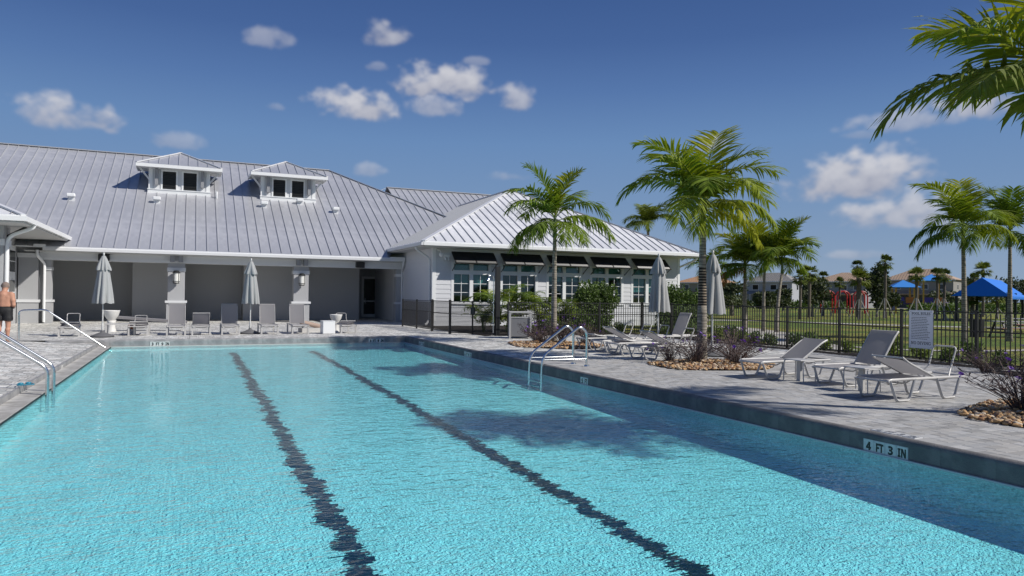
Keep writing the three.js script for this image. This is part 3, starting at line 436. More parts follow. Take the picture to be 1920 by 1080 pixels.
// ---- left pavilion
{
  const ex = -5.68, ez = -31.5, kk = 0.45, up = V(0, kk, -1).normalize(), run = 1 / Math.cos(Math.atan(kk)), hw = 8;
  slope(club, 'pavilion_roof', V(0, WE, ez), V(1, 0, 0), up, [[-22, 0], [ex, 0], [ex - hw, hw * run], [-22, hw * run]], 0.545, wingTones, 0.1);
  slope(club, 'pavilion_roof', V(ex, WE, 0), V(0, 0, -1), V(-1, kk, 0).normalize(), [[-ez, 0], [44.2, 0], [50, 4], [50, hw * run], [-ez + hw, hw * run]], 0.545, wingTones, 0.1);
  capBar(club, V(ex, WE, ez), V(ex - hw, WE + hw * kk, ez - hw), 0.22, wingTones[0]);
  part('gutter', box(-22, WE - 0.2, ez, ex + 0.13, WE - 0.03, ez + 0.13), M.white, club); part('gutter', box(ex, WE - 0.2, -42.9, ex + 0.13, WE - 0.03, ez), M.white, club); part('drip_edge', box(-22, WE - 0.03, ez - 0.04, ex + 0.06, WE + 0.02, ez + 0.05), M.white, club); part('drip_edge', box(ex - 0.04, WE - 0.03, -43, ex + 0.05, WE + 0.02, ez), M.white, club);
  part('soffit', box(-22, WE - 0.26, -43, ex, WE - 0.21, ez), M.soffit, club);
  const pr = holder('column', club); part('shaft', box(-7.7, DECK, -34.2, -6.6, WE - 0.26, -33.1), M.stucco, pr); part('capital', box(-7.76, 3.6, -34.25, -6.56, 3.85, -33.06), M.trim, pr); part('plinth', box(-7.78, DECK, -34.25, -6.54, 1.2, -33.04), M.trim, pr);
  part('downspout', tube(fillet([V(-5.62, WE - 0.18, -33.2), V(-5.66, WE - 0.32, -33.2), V(-6.35, 4.02, -33.2), V(-6.5, 3.8, -33.2), V(-6.5, 0.3, -33.2)], 0.14), 0.07, 8), M.white, club);
  part('bracket', bar(V(-6.6, 3.95, -33.7), V(-5.95, 4.36, -33.7), 0.18, 0.14), M.bronze, club);
  part('porch_wall', box(-8.05, DECK, -46.5, -7.8, WE - 0.26, -34), M.stucco, club); part('porch_wall', box(-22, DECK, -34.2, -8.05, WE - 0.26, -33.9), M.stucco, club);
  const w = holder('window', club); part('frame', box(-7.8, 1.0, -41.35, -7.75, 4.0, -39.7), M.white, w); for (const [a, b] of [[1.2, 2.35], [2.75, 3.75]]) { part('pane', box(-7.75, a, -41.25, -7.735, b, -39.85), M.tinted, w); part('muntin', box(-7.735, (a + b) / 2 - 0.02, -41.25, -7.72, (a + b) / 2 + 0.02, -39.85), M.white, w); }
  const q = holder('column', club); part('shaft', box(-7.74, 1.42, -42.6, -6.9, 3.6, -41.95), M.stucco, q); part('plinth', box(-7.76, DECK, -42.6, -6.86, 1.28, -41.9), M.stucco, q); part('plinth_cap', box(-7.78, 1.28, -42.6, -6.8, 1.42, -41.86), M.trim, q); part('capital', box(-7.78, 3.5, -42.6, -6.86, 3.72, -41.9), M.trim, q); part('porch_wall', box(-7.8, 3.72, -42.6, -6.62, WE - 0.27, -42.1), M.stucco, club); part('porch_wall', box(-6.92, DECK, -42.6, -6.6, 3.75, -42.2), M.stucco, club);
}
// ---------------------------------------------------------------- pool furniture
const S3 = Math.sin, C3 = Math.cos, D2R = Math.PI / 180;
// sling lounger: foot at local +z 0 .. head at -z 1.95; back = angle of the backrest from flat, up to 160 when folded over the seat
function lounger(label, pos, turn, back, style, group, loop) {
  const t = thing('sun_lounger', label, 'lounger', pos, group, turn), w = 0.31, seatY = 0.36, hinge = -1.12, head = -1.93;
  const rail = (s) => tube(fillet([V(s * w, seatY - 0.03, 0.02), V(s * w, seatY, -0.05), V(s * w, seatY, -0.6), V(s * w, seatY - 0.005, head + 0.02)], 0.05), 0.02, 6, 1.25);
  for (const s of [-1, 1]) part('side_rail', rail(s), M.frame, t);
  part('cross_bar', tube([V(-w, seatY - 0.02, 0.0), V(w, seatY - 0.02, 0.0)], 0.017, 6), M.frame, t); part('cross_bar', tube([V(-w, seatY, head), V(w, seatY, head)], 0.017, 6), M.frame, t);
  part('cross_bar', tube(fillet([V(-w, seatY, -0.55), V(-0.18, seatY - 0.09, -0.55), V(0.18, seatY - 0.09, -0.55), V(w, seatY, -0.55)], 0.1), 0.014, 6), M.frame, t);
  part('cross_bar', tube(fillet([V(-w, seatY, -1.5), V(-0.18, seatY - 0.08, -1.5), V(0.18, seatY - 0.08, -1.5), V(w, seatY, -1.5)], 0.1), 0.014, 6), M.frame, t);
  if (style === 'sled') { for (const s of [-1, 1]) for (const z of [-0.02, -1.15]) part('leg', tube(fillet([V(s * w, seatY, z), V(s * (w + 0.015), 0.02, z - 0.14), V(s * (w + 0.015), 0.02, z - 0.44), V(s * w, seatY, z - 0.6)], 0.06), 0.021, 6, 1.2), M.frame, t); }
  else for (const s of [-1, 1]) for (const z of [-0.06, -0.25, -1.7]) part('leg', box(s * w - 0.028, 0, z - 0.028, s * w + 0.028, seatY, z + 0.028), M.frame, t);
  // seat sling, sagging a little
  const sling = (len, dip) => { const g = new THREE.PlaneGeometry(w * 2 - 0.02, len, 8, 14).rotateX(-Math.PI / 2), p = g.attributes.position; for (let i = 0; i < p.count; i++) { const x = p.getX(i) / w, z = p.getZ(i) / len * 2; p.setY(i, -dip * (1 - x * x) * (1 - 0.5 * z * z)); } g.computeVertexNormals(); return g; };
  part('seat_sling', sling(1.1, 0.03).translate(0, seatY + 0.012, -0.56), M.sling, t);
  const b = holder('backrest', t); b.position.set(0, seatY + 0.015, hinge); b.rotation.x = -back * D2R;   // folds up about the hinge; local -z runs to the head end
  b.rotation.x = back * D2R;
  part('sling', sling(0.8, 0.025).translate(0, 0.01, -0.42), M.sling, b);
  for (const s of [-1, 1]) part('frame', tube(fillet([V(s * (w - 0.015), 0, 0), V(s * (w - 0.015), 0.0, -0.7), V(s * (w - 0.02), -0.03, -0.84)], 0.08), 0.017, 6, 1.2), M.frame, b);
  part('frame', tube([V(-w + 0.02, -0.025, -0.83), V(w - 0.02, -0.025, -0.83)], 0.015, 6), M.frame, b);
  if (loop) { const l = holder('back_support', t), z = -1.66, h = loop; part('loop', tube(fillet([V(-0.27, seatY, z + 0.14), V(-0.2, seatY + 0.14, z - 0.02), V(-0.21, seatY + h, z - 0.16), V(0.21, seatY + h, z - 0.16), V(0.2, seatY + 0.14, z - 0.02), V(0.27, seatY, z + 0.14)], 0.07), 0.014, 6), M.frame, l); for (const s of [-1, 1]) for (let k = 0; k < 4; k++) part('notch', new THREE.ConeGeometry(0.022, 0.05, 4).rotateX(-1.2).translate(s * 0.203, seatY + 0.17 + k * 0.055, z - 0.045 - k * 0.02), M.frame, l); }
  return t;
}
const at = (x, z, y = DECK) => V(x, y, z), FAR = 'loungers lined up along the far end of the pool', MID = 'loungers around the umbrellas beside the ladder', NEAR = 'loungers between the two flower beds';
lounger('grey lounger with folded back and upright support loop left of the first closed umbrella', at(-3.92, -29.6), 0.05, 172, 'post', FAR, 0.42);
lounger('grey lounger with folded back and support loop right of the first closed umbrella', at(-1.75, -29.75), 0, 172, 'post', FAR, 0.34);
lounger('grey lounger with raised back in front of the lantern column', at(-0.47, -29.65), 0, 76, 'post', FAR);
lounger('grey lounger with half folded dark back between two raised ones', at(0.4, -29.65), 0, 148, 'post', FAR, 0.4);
lounger('grey lounger with raised back just left of the second umbrella', at(1.45, -29.65), 0, 76, 'post', FAR);
lounger('grey lounger with raised back just right of the second umbrella', at(2.9, -29.7), 0, 76, 'post', FAR);
lounger('grey lounger with raised back left of the white box', at(4.08, -29.7), 0, 76, 'post', FAR);
lounger('grey lounger with folded back and support loop right of the white box', at(6.03, -29.7), 0, 172, 'post', FAR, 0.44);
const LT = -Math.PI / 2;   // foot towards the pool
lounger('lounger with gently raised back beside the palm bed', at(10.62, -11.45), LT, 31, 'sled', NEAR, 0);
lounger('lounger with steeply raised back between two side tables', at(11.15, -10.0), LT, 54, 'sled', NEAR, 0);
lounger('lounger with its back folded over the seat and notched support loop upright', at(10.3, -8.3), LT, 158, 'sled', NEAR, 0.5);
lounger('lounger with its back folded forward beside the purple flowers and umbrella', at(10.75, -15.9), LT, 155, 'sled', MID, 0.45);
lounger('flat lounger second from the palm bed in the umbrella group', at(10.85, -17.15), LT, 176, 'sled', MID, 0.48);
lounger('flat lounger third from the palm bed in the umbrella group', at(11.05, -18.3), LT, 155, 'sled', MID, 0.46);
lounger('flat lounger farthest from the palm bed in the umbrella group', at(11.15, -19.4), LT, 174, 'sled', MID, 0.46);
lounger('upright shaded lounger by the fence between the two umbrellas', at(14.05, -19.85), LT, 66, 'sled', MID, 0);
function sideTable(label, x, z) {
  const t = thing('side_table', label, 'table', at(x, z), 'small side tables between loungers', LT);
  part('table_top', rbox(0.46, 0.022, 0.42, 0.01, 0, 0.43, 0), M.frame, t); for (const s of [-1, 1]) part('leg', tube(fillet([V(s * 0.26, 0, -0.16), V(s * 0.25, 0.41, -0.16), V(s * 0.25, 0.41, 0.16), V(s * 0.26, 0, 0.16)], 0.06), 0.012, 6), M.frame, t); part('post', box(-0.05, 0, -0.03, 0.05, 0.42, 0.03), M.frame, t);
}
sideTable('small grey side table at the gently raised lounger', 11.25, -10.75); sideTable('small grey side table at the lounger with folded back', 11.15, -9.2);
{ const t = thing('side_table', 'low slatted table behind the first closed umbrella', 'table', at(-2.35, -30.3)); part('table_top', box(-0.5, 0.4, -0.25, 0.5, 0.44, 0.25), M.frame, t); for (const [x, z] of [[-0.46, -0.21], [0.46, -0.21], [-0.46, 0.21], [0.46, 0.21]]) part('leg', box(x - 0.03, 0, z - 0.03, x + 0.03, 0.4, z + 0.03), M.frame, t); }
{ const t = thing('storage_box', 'plain white square side box among the far loungers', 'box', at(5.18, -29.9), undefined, 0.06); part('body', rbox(0.5, 0.5, 0.5, 0.02, 0, 0.252, 0), M.white, t); part('lid', rbox(0.52, 0.03, 0.52, 0.01, 0, 0.515, 0), M.white, t); }
{ const t = thing('folded_towel', 'tan rolled towel lying behind the white box', 'towel', at(4.72, -31.2), undefined, 0.3); const m = part('roll', new THREE.CapsuleGeometry(0.1, 0.9, 6, 14).rotateZ(Math.PI / 2 - 0.22).translate(0, 0.32, 0), std([0.36, 0.27, 0.22], 0.95), t); part('bench', box(-0.5, 0, -0.2, 0.5, 0.18, 0.2), M.frame, t); }
{ const t = thing('folded_towel', 'small orange towel left on the deck by the low table', 'towel', at(-2.05, -31.0)); part('cloth', rbox(0.22, 0.2, 0.2, 0.05, 0, 0.3, 0), std([0.55, 0.2, 0.09], 0.95), t); part('stool', box(-0.14, 0, -0.12, 0.14, 0.2, 0.12), M.frame, t); }
function urn(label, x, z, g) { const t = thing('planter_urn', label, 'planter', at(x, z), 'white pedestal planters'); part('bowl', new THREE.LatheGeometry([[0, 0.5], [0.1, 0.5], [0.16, 0.52], [0.28, 0.72], [0.33, 0.9], [0.34, 0.94], [0.3, 0.94], [0.27, 0.86], [0, 0.84]].map((p) => new THREE.Vector2(...p)), 20), M.pot, t); part('pedestal', new THREE.LatheGeometry([[0.2, 0], [0.19, 0.06], [0.15, 0.22], [0.16, 0.42], [0.2, 0.5], [0, 0.5]].map((p) => new THREE.Vector2(...p)), 20), M.pot, t); t.scale.setScalar(g); return t; }
urn('white bowl planter on a pedestal behind the first closed umbrella', -2.9, -33.0, 0.92); urn('white bowl planter on a pedestal behind the white box', 5.75, -31.2, 0.8);
{ const t = thing('lounge_bench', 'long low grey lounge sloping behind the far loungers', 'bench', at(-2.6, -33.4)); part('cushion', new THREE.BoxGeometry(3.0, 0.1, 0.6).rotateZ(-0.08).translate(1.0, 0.48, 0), M.sling, t); for (const x of [-0.3, 2.3]) part('leg', box(x - 0.04, 0, -0.25, x + 0.04, 0.4, 0.25), M.frame, t); }

// closed market umbrellas
function umbrella(label, pos, turn, seed) {
  const t = thing('closed_umbrella', label, 'umbrella', pos, 'closed grey umbrellas', turn);
  const cloth = (y0, y1, r0, r1, pleats, amp, sd, flare) => {
    const nu = 64, nv = 16, p = [], uv = [], idx = [];
    for (let j = 0; j <= nv; j++) for (let i = 0; i <= nu; i++) {
      const v = j / nv, a = i / nu * 2 * Math.PI, tw = a + 0.25 * v * Math.sin(a * 2 + sd), ph = Math.abs(Math.sin(tw * pleats / 2 + sd)), r = (r0 + (r1 - r0) * Math.pow(v, flare)) * (1 - amp * v * (1 - Math.pow(ph, 0.6)) + 0.12 * v * Math.sin(a * 3 + sd * 2)), drop = v > 0.98 ? 0.05 * ph : 0;
      p.push(Math.cos(a) * r, y0 + (y1 - y0) * v - drop, Math.sin(a) * r); uv.push(i / nu * 3, v * 3); if (i < nu && j < nv) { const k = j * (nu + 1) + i; idx.push(k, k + 1, k + nu + 1, k + 1, k + nu + 2, k + nu + 1); }
    }
    const g = new THREE.BufferGeometry(); g.setAttribute('position', new THREE.Float32BufferAttribute(p, 3)); g.setAttribute('uv', new THREE.Float32BufferAttribute(uv, 2)); g.setIndex(idx); g.computeVertexNormals(); return g;
  };
  part('pole', tube([V(0, 0.05, 0), V(0, 2.9, 0)], 0.024, 8), M.pole, t); part('finial', new THREE.LatheGeometry([[0, 3.02], [0.03, 3.01], [0.035, 2.96], [0.025, 2.92], [0.03, 2.88], [0, 2.88]].map((q) => new THREE.Vector2(...q)), 10), M.pole, t);
  part('canopy', cloth(2.84, 1.24, 0.09, 0.35, 8, 0.62, seed, 0.75), M.canvas, t); part('vent_flap', cloth(2.9, 2.42, 0.05, 0.26, 8, 0.5, seed + 1.3, 0.8), M.canvas, t); part('hub', new THREE.CylinderGeometry(0.06, 0.06, 0.14, 10).translate(0, 1.3, 0), M.pole, t);
  for (let k = 0; k < 8; k++) part('rib', bar(V(0.04 * Math.cos(k * 0.785), 2.75, 0.04 * Math.sin(k * 0.785)), V(0.17 * Math.cos(k * 0.785), 1.22, 0.17 * Math.sin(k * 0.785)), 0.018, 0.02), M.pole, t);
  part('base', new THREE.LatheGeometry([[0, 0.24], [0.05, 0.24], [0.06, 0.18], [0.2, 0.12], [0.36, 0.06], [0.38, 0], [0, 0]].map((q) => new THREE.Vector2(...q)), 24), M.concreteBase, t); part('sleeve', tube([V(0, 0.2, 0), V(0, 0.5, 0)], 0.036, 8), M.pole, t);
  return t;
}
umbrella('closed grey umbrella beside the white bowl planter', at(-2.84, -29.2), 0.4, 1.1); umbrella('closed grey umbrella between the raised far loungers', at(2.2, -30.3), 1.3, 2.4); umbrella('closed grey umbrella in front of the wing windows', at(13.25, -18.3), 2.2, 3.3); umbrella('closed grey umbrella behind the ringed palm trunk', at(13.6, -16.2), 0.9, 4.7);

// rails
function rails(name, label, group, paths, r) { const t = thing(name, label, 'handrail', undefined, group); for (const p of paths) part('tube', tube(fillet(p, 0.14, 7), r, 10), M.steel, t); return t; }
const loopOf = (z) => [V(8.6, DECK, z), V(8.6, 1.05, z), V(8.42, 1.2, z), V(7.5, 0.56, z), V(7.42, 0.4, z), V(7.4, -0.3, z)];
{ const t = rails('pool_ladder', 'polished steel ladder rails bent over the coping beside the 5 FT marker', undefined, [loopOf(-15.35), loopOf(-14.7)], 0.029); t.userData.category = 'ladder'; for (const z of [-15.35, -14.7]) { part('brace', tube([V(7.42, 0.42, z), V(8.6, 0.42, z)], 0.02, 8), M.steel, t); part('flange', new THREE.CylinderGeometry(0.06, 0.07, 0.03, 12).translate(8.6, DECK + 0.015, z), M.steel, t); } for (const y of [-0.1, -0.22]) part('rung', tube([V(7.4, y, -15.35), V(7.4, y, -14.7)], 0.03, 8), M.steel, t); }
rails('pool_handrail', 'paired steel handrails dropping into the water at the left edge', undefined, [[V(-2.3, -0.3, -15.0), V(-2.3, 0.5, -15.0), V(-3.25, 1.19, -14.97), V(-4.0, 1.19, -14.95), V(-4.0, 0.19, -14.95)], [V(-2.28, -0.3, -15.5), V(-2.28, 0.5, -15.5), V(-3.25, 1.21, -15.5), V(-4.0, 1.21, -15.5), V(-4.0, 0.19, -15.5)]], 0.03);
rails('pool_handrail', 'single steel handrail sloping into the far corner of the pool', undefined, [[V(-4.93, 0.23, -26.95), V(-4.93, 1.24, -26.95), V(-4.2, 1.27, -26.9), V(-2.35, -0.12, -26.95)]], 0.03);

// outdoor shower, waste bin, sign
{ const t = thing('outdoor_shower', 'tall dark shower post with steel pipe beside the gate', 'shower', at(11.62, -27.2)); part('post', box(-0.09, 0, -0.09, 0.09, 2.85, 0.09), M.bronze, t); part('pipe', tube(fillet([V(-0.2, 0.1, 0.06), V(-0.2, 2.45, 0.06), V(-0.42, 2.5, 0.16), V(-0.5, 2.34, 0.2)], 0.1), 0.022, 8), M.steel, t); part('shower_head', new THREE.CylinderGeometry(0.03, 0.07, 0.09, 12).rotateZ(-0.4).translate(-0.51, 2.3, 0.21), M.steel, t); for (const y of [0.5, 0.95, 1.35]) part('valve', tube([V(-0.2, y, 0.06), V(-0.28, y, 0.12)], 0.03, 8), M.steel, t); part('drain_plate', new THREE.CylinderGeometry(0.16, 0.16, 0.01, 16).translate(-0.2, 0.005, 0.1), M.steel, t); }
{ const t = thing('waste_bin', 'square waste bin with pale posts and grey panels near the shower', 'bin', at(11.75, -25.25), undefined, -0.38); const gp = std([0.20, 0.20, 0.21], 0.8); for (const [x, z] of [[-1, -1], [1, -1], [-1, 1], [1, 1]]) part('post', box(x * 0.4 - 0.035, 0, z * 0.36 - 0.035, x * 0.4 + 0.035, 0.98, z * 0.36 + 0.035), M.frame, t); part('front_panel', box(-0.365, 0.08, 0.33, 0.365, 0.78, 0.36), gp, t); part('back_panel', box(-0.365, 0.08, -0.36, 0.365, 0.78, -0.33), gp, t); for (const s of [-1, 1]) part('side_panel', box(s * 0.4 - 0.015, 0.08, -0.325, s * 0.4 + 0.015, 0.78, 0.325), gp, t); part('lid', rbox(0.88, 0.06, 0.8, 0.02, 0, 1.01, 0), M.frame, t); part('liner', box(-0.33, 0.05, -0.3, 0.33, 0.74, 0.3), M.dark, t); part('rail', box(-0.365, 0.8, 0.33, 0.365, 0.84, 0.37), M.frame, t); }
{
  const c = document.createElement('canvas'); c.width = 512; c.height = 768; const x = c.getContext('2d'); x.fillStyle = '#eef0f4'; x.fillRect(0, 0, 512, 768); x.fillStyle = '#23252b'; x.textAlign = 'center'; x.font = '66px serif'; x.lineWidth = 3; x.strokeStyle = '#23252b'; x.fillText('POOL RULES', 256, 92); x.strokeText('POOL RULES', 256, 92); x.fillRect(50, 112, 412, 3);
  x.save(); setSeed(3); x.fillStyle = '#4a4d55'; for (let k = 0; k < 14; k++) { const y = 142 + k * 33; let q = 42 + rr(0, 14); const end = 380 + rr(0, 80); while (q < end) { const l = rr(14, 46); x.fillRect(q, y + rr(-1, 1), Math.min(l, end - q), 11); q += l + 7; } } x.restore(); x.font = '80px serif'; x.lineWidth = 3; x.strokeStyle = '#23252b'; x.fillText('NO DIVING', 256, 690); x.strokeText('NO DIVING', 256, 690);
  const tx = new THREE.CanvasTexture(c); tx.colorSpace = THREE.SRGBColorSpace;
  const t = thing('pool_rules_sign', 'white pool rules sign with NO DIVING lettering hung on the black fence', 'sign', V(18.33, 1.11, -13.24)); const f = part('board', new THREE.BoxGeometry(0.7, 1.05, 0.012), [M.white, M.white, M.white, M.white, std(0xffffff, 0.5, { map: tx }), M.white], t); f.rotation.y = -Math.PI / 2; for (const [a, b] of [[-0.3, 0.48], [0.3, 0.48], [-0.3, -0.48], [0.3, -0.48]]) part('bolt', new THREE.SphereGeometry(0.012, 6, 5).translate(-0.01, b, a), M.steel, t);
}
{ const t = thing('swim_goggles', 'teal swimming goggles lying on the deck at the left edge', 'goggles', onLevel(46, 722, 0.15), undefined, 0.3); const m = std([0.02, 0.2, 0.3], 0.3); for (const s of [-1, 1]) part('lens', new THREE.SphereGeometry(0.04, 10, 8).scale(1.2, 0.6, 0.8).translate(s * 0.06, 0.03, 0), m, t); part('strap', tube(fillet([V(-0.1, 0.03, 0), V(-0.14, 0.02, 0.16), V(0.14, 0.02, 0.16), V(0.1, 0.03, 0)], 0.05), 0.01, 5), m, t); }

// ---------------------------------------------------------------- fences and gate
function fence(label, a, b, n) {
  const L = a.distanceTo(b), d = b.clone().sub(a).normalize(), t = thing('metal_fence', label, 'fence', a), h = 1.39, P = (s, y) => d.clone().multiplyScalar(s).add(V(0, y, 0)), pick = new THREE.BoxGeometry(0.021, h - 0.12, 0.021);
  for (const y of [h, 0.9, 0.1]) part('rail', bar(P(0, y), P(L, y), 0.026, 0.034), M.fence, t);
  for (let i = 0; i <= n; i++) { const q = P(L * i / n, 0); part('post', box(q.x - 0.034, -0.05, q.z - 0.034, q.x + 0.034, h + 0.05, q.z + 0.034), M.fence, t); }
  const k = Math.round(L / 0.118); for (let i = 1; i < k; i++) { const q = P(L * i / k, 0.06 + (h - 0.12) / 2 + 0.02); const m = part('picket', pick, M.fence, t); m.position.copy(q); }
  return t;
}
fence('black picket fence along the lawn with the rules sign on it', V(18.4, DECK - 0.02, -26.6), V(18.4, DECK - 0.02, -5.4), 10);
fence('black picket fence between the pool deck and the wing windows', V(11.85, DECK - 0.02, -26.6), V(18.35, DECK - 0.02, -26.6), 3);
fence('short black picket fence running back to the clubhouse wall', V(10.05, DECK - 0.02, -31.0), V(10.05, DECK - 0.02, -36.0), 2);
{
  const t = thing('metal_gate', 'black gate with fine mesh infill beside the shower post', 'gate', V(10.1, DECK, -28.7)), d = V(1.45, 0, 1.45), L = d.length(); d.normalize(); const P = (s, y) => d.clone().multiplyScalar(s).add(V(0, y, 0));
  for (const s of [0, L * 0.5, L]) part('post', bar(P(s, 0), P(s, 1.42), 0.06, 0.06, V(1, 0, 0)), M.fence, t); for (const y of [1.38, 0.85, 0.06]) part('rail', bar(P(0, y), P(L, y), 0.03, 0.035), M.fence, t); part('latch', bar(P(L * 0.5 - 0.08, 1.0), P(L * 0.5 + 0.1, 1.0), 0.08, 0.28), M.fence, t);
  for (let i = 1; i < 60; i++) part('mesh_wire', bar(P(L * i / 60, 0.07), P(L * i / 60, 1.37), 0.009, 0.009, V(1, 0, 0)), M.fence, t); for (let i = 1; i < 22; i++) part('mesh_wire', bar(P(0, 0.06 + i * 0.06), P(L, 0.06 + i * 0.06), 0.008, 0.008), M.fence, t);
  const u = thing('metal_gate', 'open black picket gate in front of the downspout', 'gate', V(10.02, DECK, -31.0)); part('post', box(-0.04, 0, -0.04, 0.04, 1.45, 0.04), M.fence, u); part('post', box(0.04, 0, 2.16, 0.12, 1.45, 2.24), M.fence, u); for (const y of [1.38, 0.85, 0.1]) part('rail', bar(V(0, y, 0), V(0.08, y, 2.2), 0.03, 0.035), M.fence, u); for (let i = 1; i < 18; i++) part('picket', box(0.08 * i / 18 - 0.008, 0.1, 2.2 * i / 18 - 0.008, 0.08 * i / 18 + 0.008, 1.38, 2.2 * i / 18 + 0.008), M.fence, u);
}
// ---------------------------------------------------------------- plants
// one feather leaf: rachis along +x, rising at e0 and drooping; leaflets in two rows
function frondGeo(o) {
  const { L, e0, droop, n, leaf, width, keel, hang, seed, bend = 0 } = o; setSeed(seed);
  const P = [], T = [], N = 26; let p = V(0, 0, 0);
  for (let i = 0; i <= N; i++) { const s = i / N, a = e0 - droop * Math.pow(s, 1.35), t = V(Math.cos(a), Math.sin(a), bend * s).normalize(); P.push(p.clone()); T.push(t); p = p.clone().addScaledVector(t, L / N); }
  const pos = [], at2 = (s) => { const k = Math.min(N - 1e-4, s * N), i = Math.floor(k), f = k - i; return [P[i].clone().lerp(P[i + 1], f), T[i].clone().lerp(T[i + 1], f).normalize()]; };
  const tri = (a, b, c) => pos.push(a.x, a.y, a.z, b.x, b.y, b.z, c.x, c.y, c.z);
  for (let i = 0; i < N; i += 2) { const a = P[i], b = P[Math.min(N, i + 2)], r = 0.022 * (1 - i / N) + 0.004, r2 = 0.022 * (1 - (i + 2) / N) + 0.004, ring = (c, q, t) => { const s = V(-t.z, 0, t.x).normalize(), u = new THREE.Vector3().crossVectors(s, t); return [c.clone().addScaledVector(s, q), c.clone().addScaledVector(u, q), c.clone().addScaledVector(s, -q)]; }, A = ring(a, r, T[i]), B = ring(b, r2, T[Math.min(N, i + 2)]); for (let k = 0; k < 3; k++) { const m = (k + 1) % 3; tri(A[k], B[k], A[m]); tri(A[m], B[k], B[m]); } }
  for (const side of [-1, 1]) for (let i = 0; i < n; i++) {
    const s = 0.13 + 0.87 * (i + rr(0, 0.7)) / n, [c, t] = at2(Math.min(0.998, s)), sd = V(-t.z, 0, t.x).normalize().multiplyScalar(side), up = new THREE.Vector3().crossVectors(t, V(-t.z, 0, t.x).normalize()).negate(); if (up.y < 0 && t.x > 0.2) up.negate();
    const fwd = 0.35 + 0.9 * s * s + rr(-0.12, 0.12), k = keel * (1 - 0.5 * s) + rr(-0.16, 0.16), d = sd.clone().addScaledVector(t, fwd).addScaledVector(up, k).normalize(), len = leaf * (0.5 + 0.75 * Math.sin(Math.PI * Math.min(1, 0.12 + s * 0.8))) * rr(0.82, 1.12) * (s > 0.9 ? 0.75 : 1), w = width * rr(0.8, 1.15);
    const wd = t.clone().addScaledVector(up, rr(-0.35, 0.35)).normalize(), q = []; let x = c.clone(), dir = d.clone();
    const hg = hang * rr(0.6, 1.5) * (rnd() < 0.12 ? 2.2 : 1);
    for (let j = 0; j <= 4; j++) { const ww = w * [0.35, 1, 0.95, 0.6, 0.02][j] / 2; q.push([x.clone().addScaledVector(wd, ww), x.clone().addScaledVector(wd, -ww)]); dir = dir.clone().add(V(0, -hg * 0.22 * (j + 1) * 0.5, 0)).normalize(); x = x.clone().addScaledVector(dir, len / 4); }
    for (let j = 0; j < 4; j++) { tri(q[j][0], q[j][1], q[j + 1][0]); if (j < 3) tri(q[j][1], q[j + 1][1], q[j + 1][0]); }
  }
  return soup(pos);
}
const greens = [[0.24, 0.30, 0.012], [0.17, 0.25, 0.012], [0.115, 0.185, 0.013], [0.34, 0.36, 0.014], [0.16, 0.205, 0.014]].map((c) => leafMat(c)), dryLeaf = leafMat([0.22, 0.13, 0.045], 0.2), orangeLeaf = leafMat([0.30, 0.11, 0.015], 0.25);
const fronds = [];
for (let k = 0; k < 6; k++) fronds.push(frondGeo({ L: 2.3, e0: [1.4, 1.25, 1.08, 0.82, 0.48, 0.1][k], droop: [0.85, 1.25, 1.6, 1.85, 1.8, 1.6][k], n: 50, leaf: 0.70, width: 0.062, keel: [0.55, 0.5, 0.4, 0.3, 0.1, -0.1][k], hang: [0.35, 0.4, 0.55, 0.8, 1.1, 1.3][k], seed: 200 + k, bend: [-0.2, 0.25, -0.3, 0.2, -0.15, 0.3][k] }));
const ringT = tex(64, (u, v) => { const f = fbm(u * 4, v * 40, 4, 40, 131, 3), r = (v * 12) % 1, band = r < 0.13 ? 0.5 : 1, k = band * (0.72 + 0.55 * f); return [196 * k, 186 * k, 170 * k]; }, true, 1, 1, 512);
const darkRingT = tex(64, (u, v) => { const f = fbm(u * 4, v * 40, 4, 40, 132, 3), r = (v * 14) % 1, band = r < 0.55 ? 0.28 : 1, k = band * (0.72 + 0.55 * f); return [196 * k, 180 * k, 160 * k]; }, true, 1, 1, 512);
const trunkMat = std([0.50, 0.50, 0.50], 0.95, { map: ringT, bumpMap: ringT, bumpScale: 0.012 }), trunkDark = std([0.45, 0.44, 0.42], 0.95, { map: darkRingT, bumpMap: darkRingT, bumpScale: 0.012 }), greenStem = std([0.10, 0.15, 0.04], 0.5);
// feather palm; plan lists fronds as [azimuth deg, variant, scale, tone]
function palm(label, base, h, r, plan, opt = {}) {
  const t = thing('feather_palm', label, 'palm tree', base, opt.group), lean = opt.lean || [0, 0], P = []; for (let i = 0; i <= 14; i++) { const s = i / 14; P.push(V(lean[0] * s * s, h * s, lean[1] * s * s)); }
  const rad = (q) => r * (1.35 - 0.6 * q) * (q < 0.06 ? 1.12 : 1), cuts = opt.rings ? [[0, 6, trunkMat], [6, 10, trunkDark], [10, 14, trunkMat]] : [[0, 14, trunkMat]]; for (const [i, j, m] of cuts) part('trunk', tube(P.slice(i, j + 1), (q) => rad((i + (j - i) * q) / 14), 12), m, t);
  const top = P[14], shaft = [0, 0.2, 0.5, 0.8].map((q) => top.clone().add(V(0, q * (opt.shaft || 1) - 0.02, 0))); part('crown_shaft', tube(shaft, (s) => r * (1.0 - 0.6 * s), 10), greenStem, t);
  const c = shaft[3].clone().add(V(0, -0.12, 0));
  for (const [az, k, sc, tone] of plan) { const m = part('frond', fronds[k], tone === 9 ? orangeLeaf : tone === 8 ? dryLeaf : greens[tone], t); m.position.copy(c).add(V(0, k > 3 ? -0.15 : 0, 0)); m.rotation.y = -az * D2R; m.scale.setScalar(sc); }
  if (opt.spear) part('spear_leaf', tube([c.clone(), c.clone().add(V(0.05, opt.spear, 0.03))], (s) => 0.02 * (1 - s) + 0.003, 5), greenStem, t);
  return t;
}
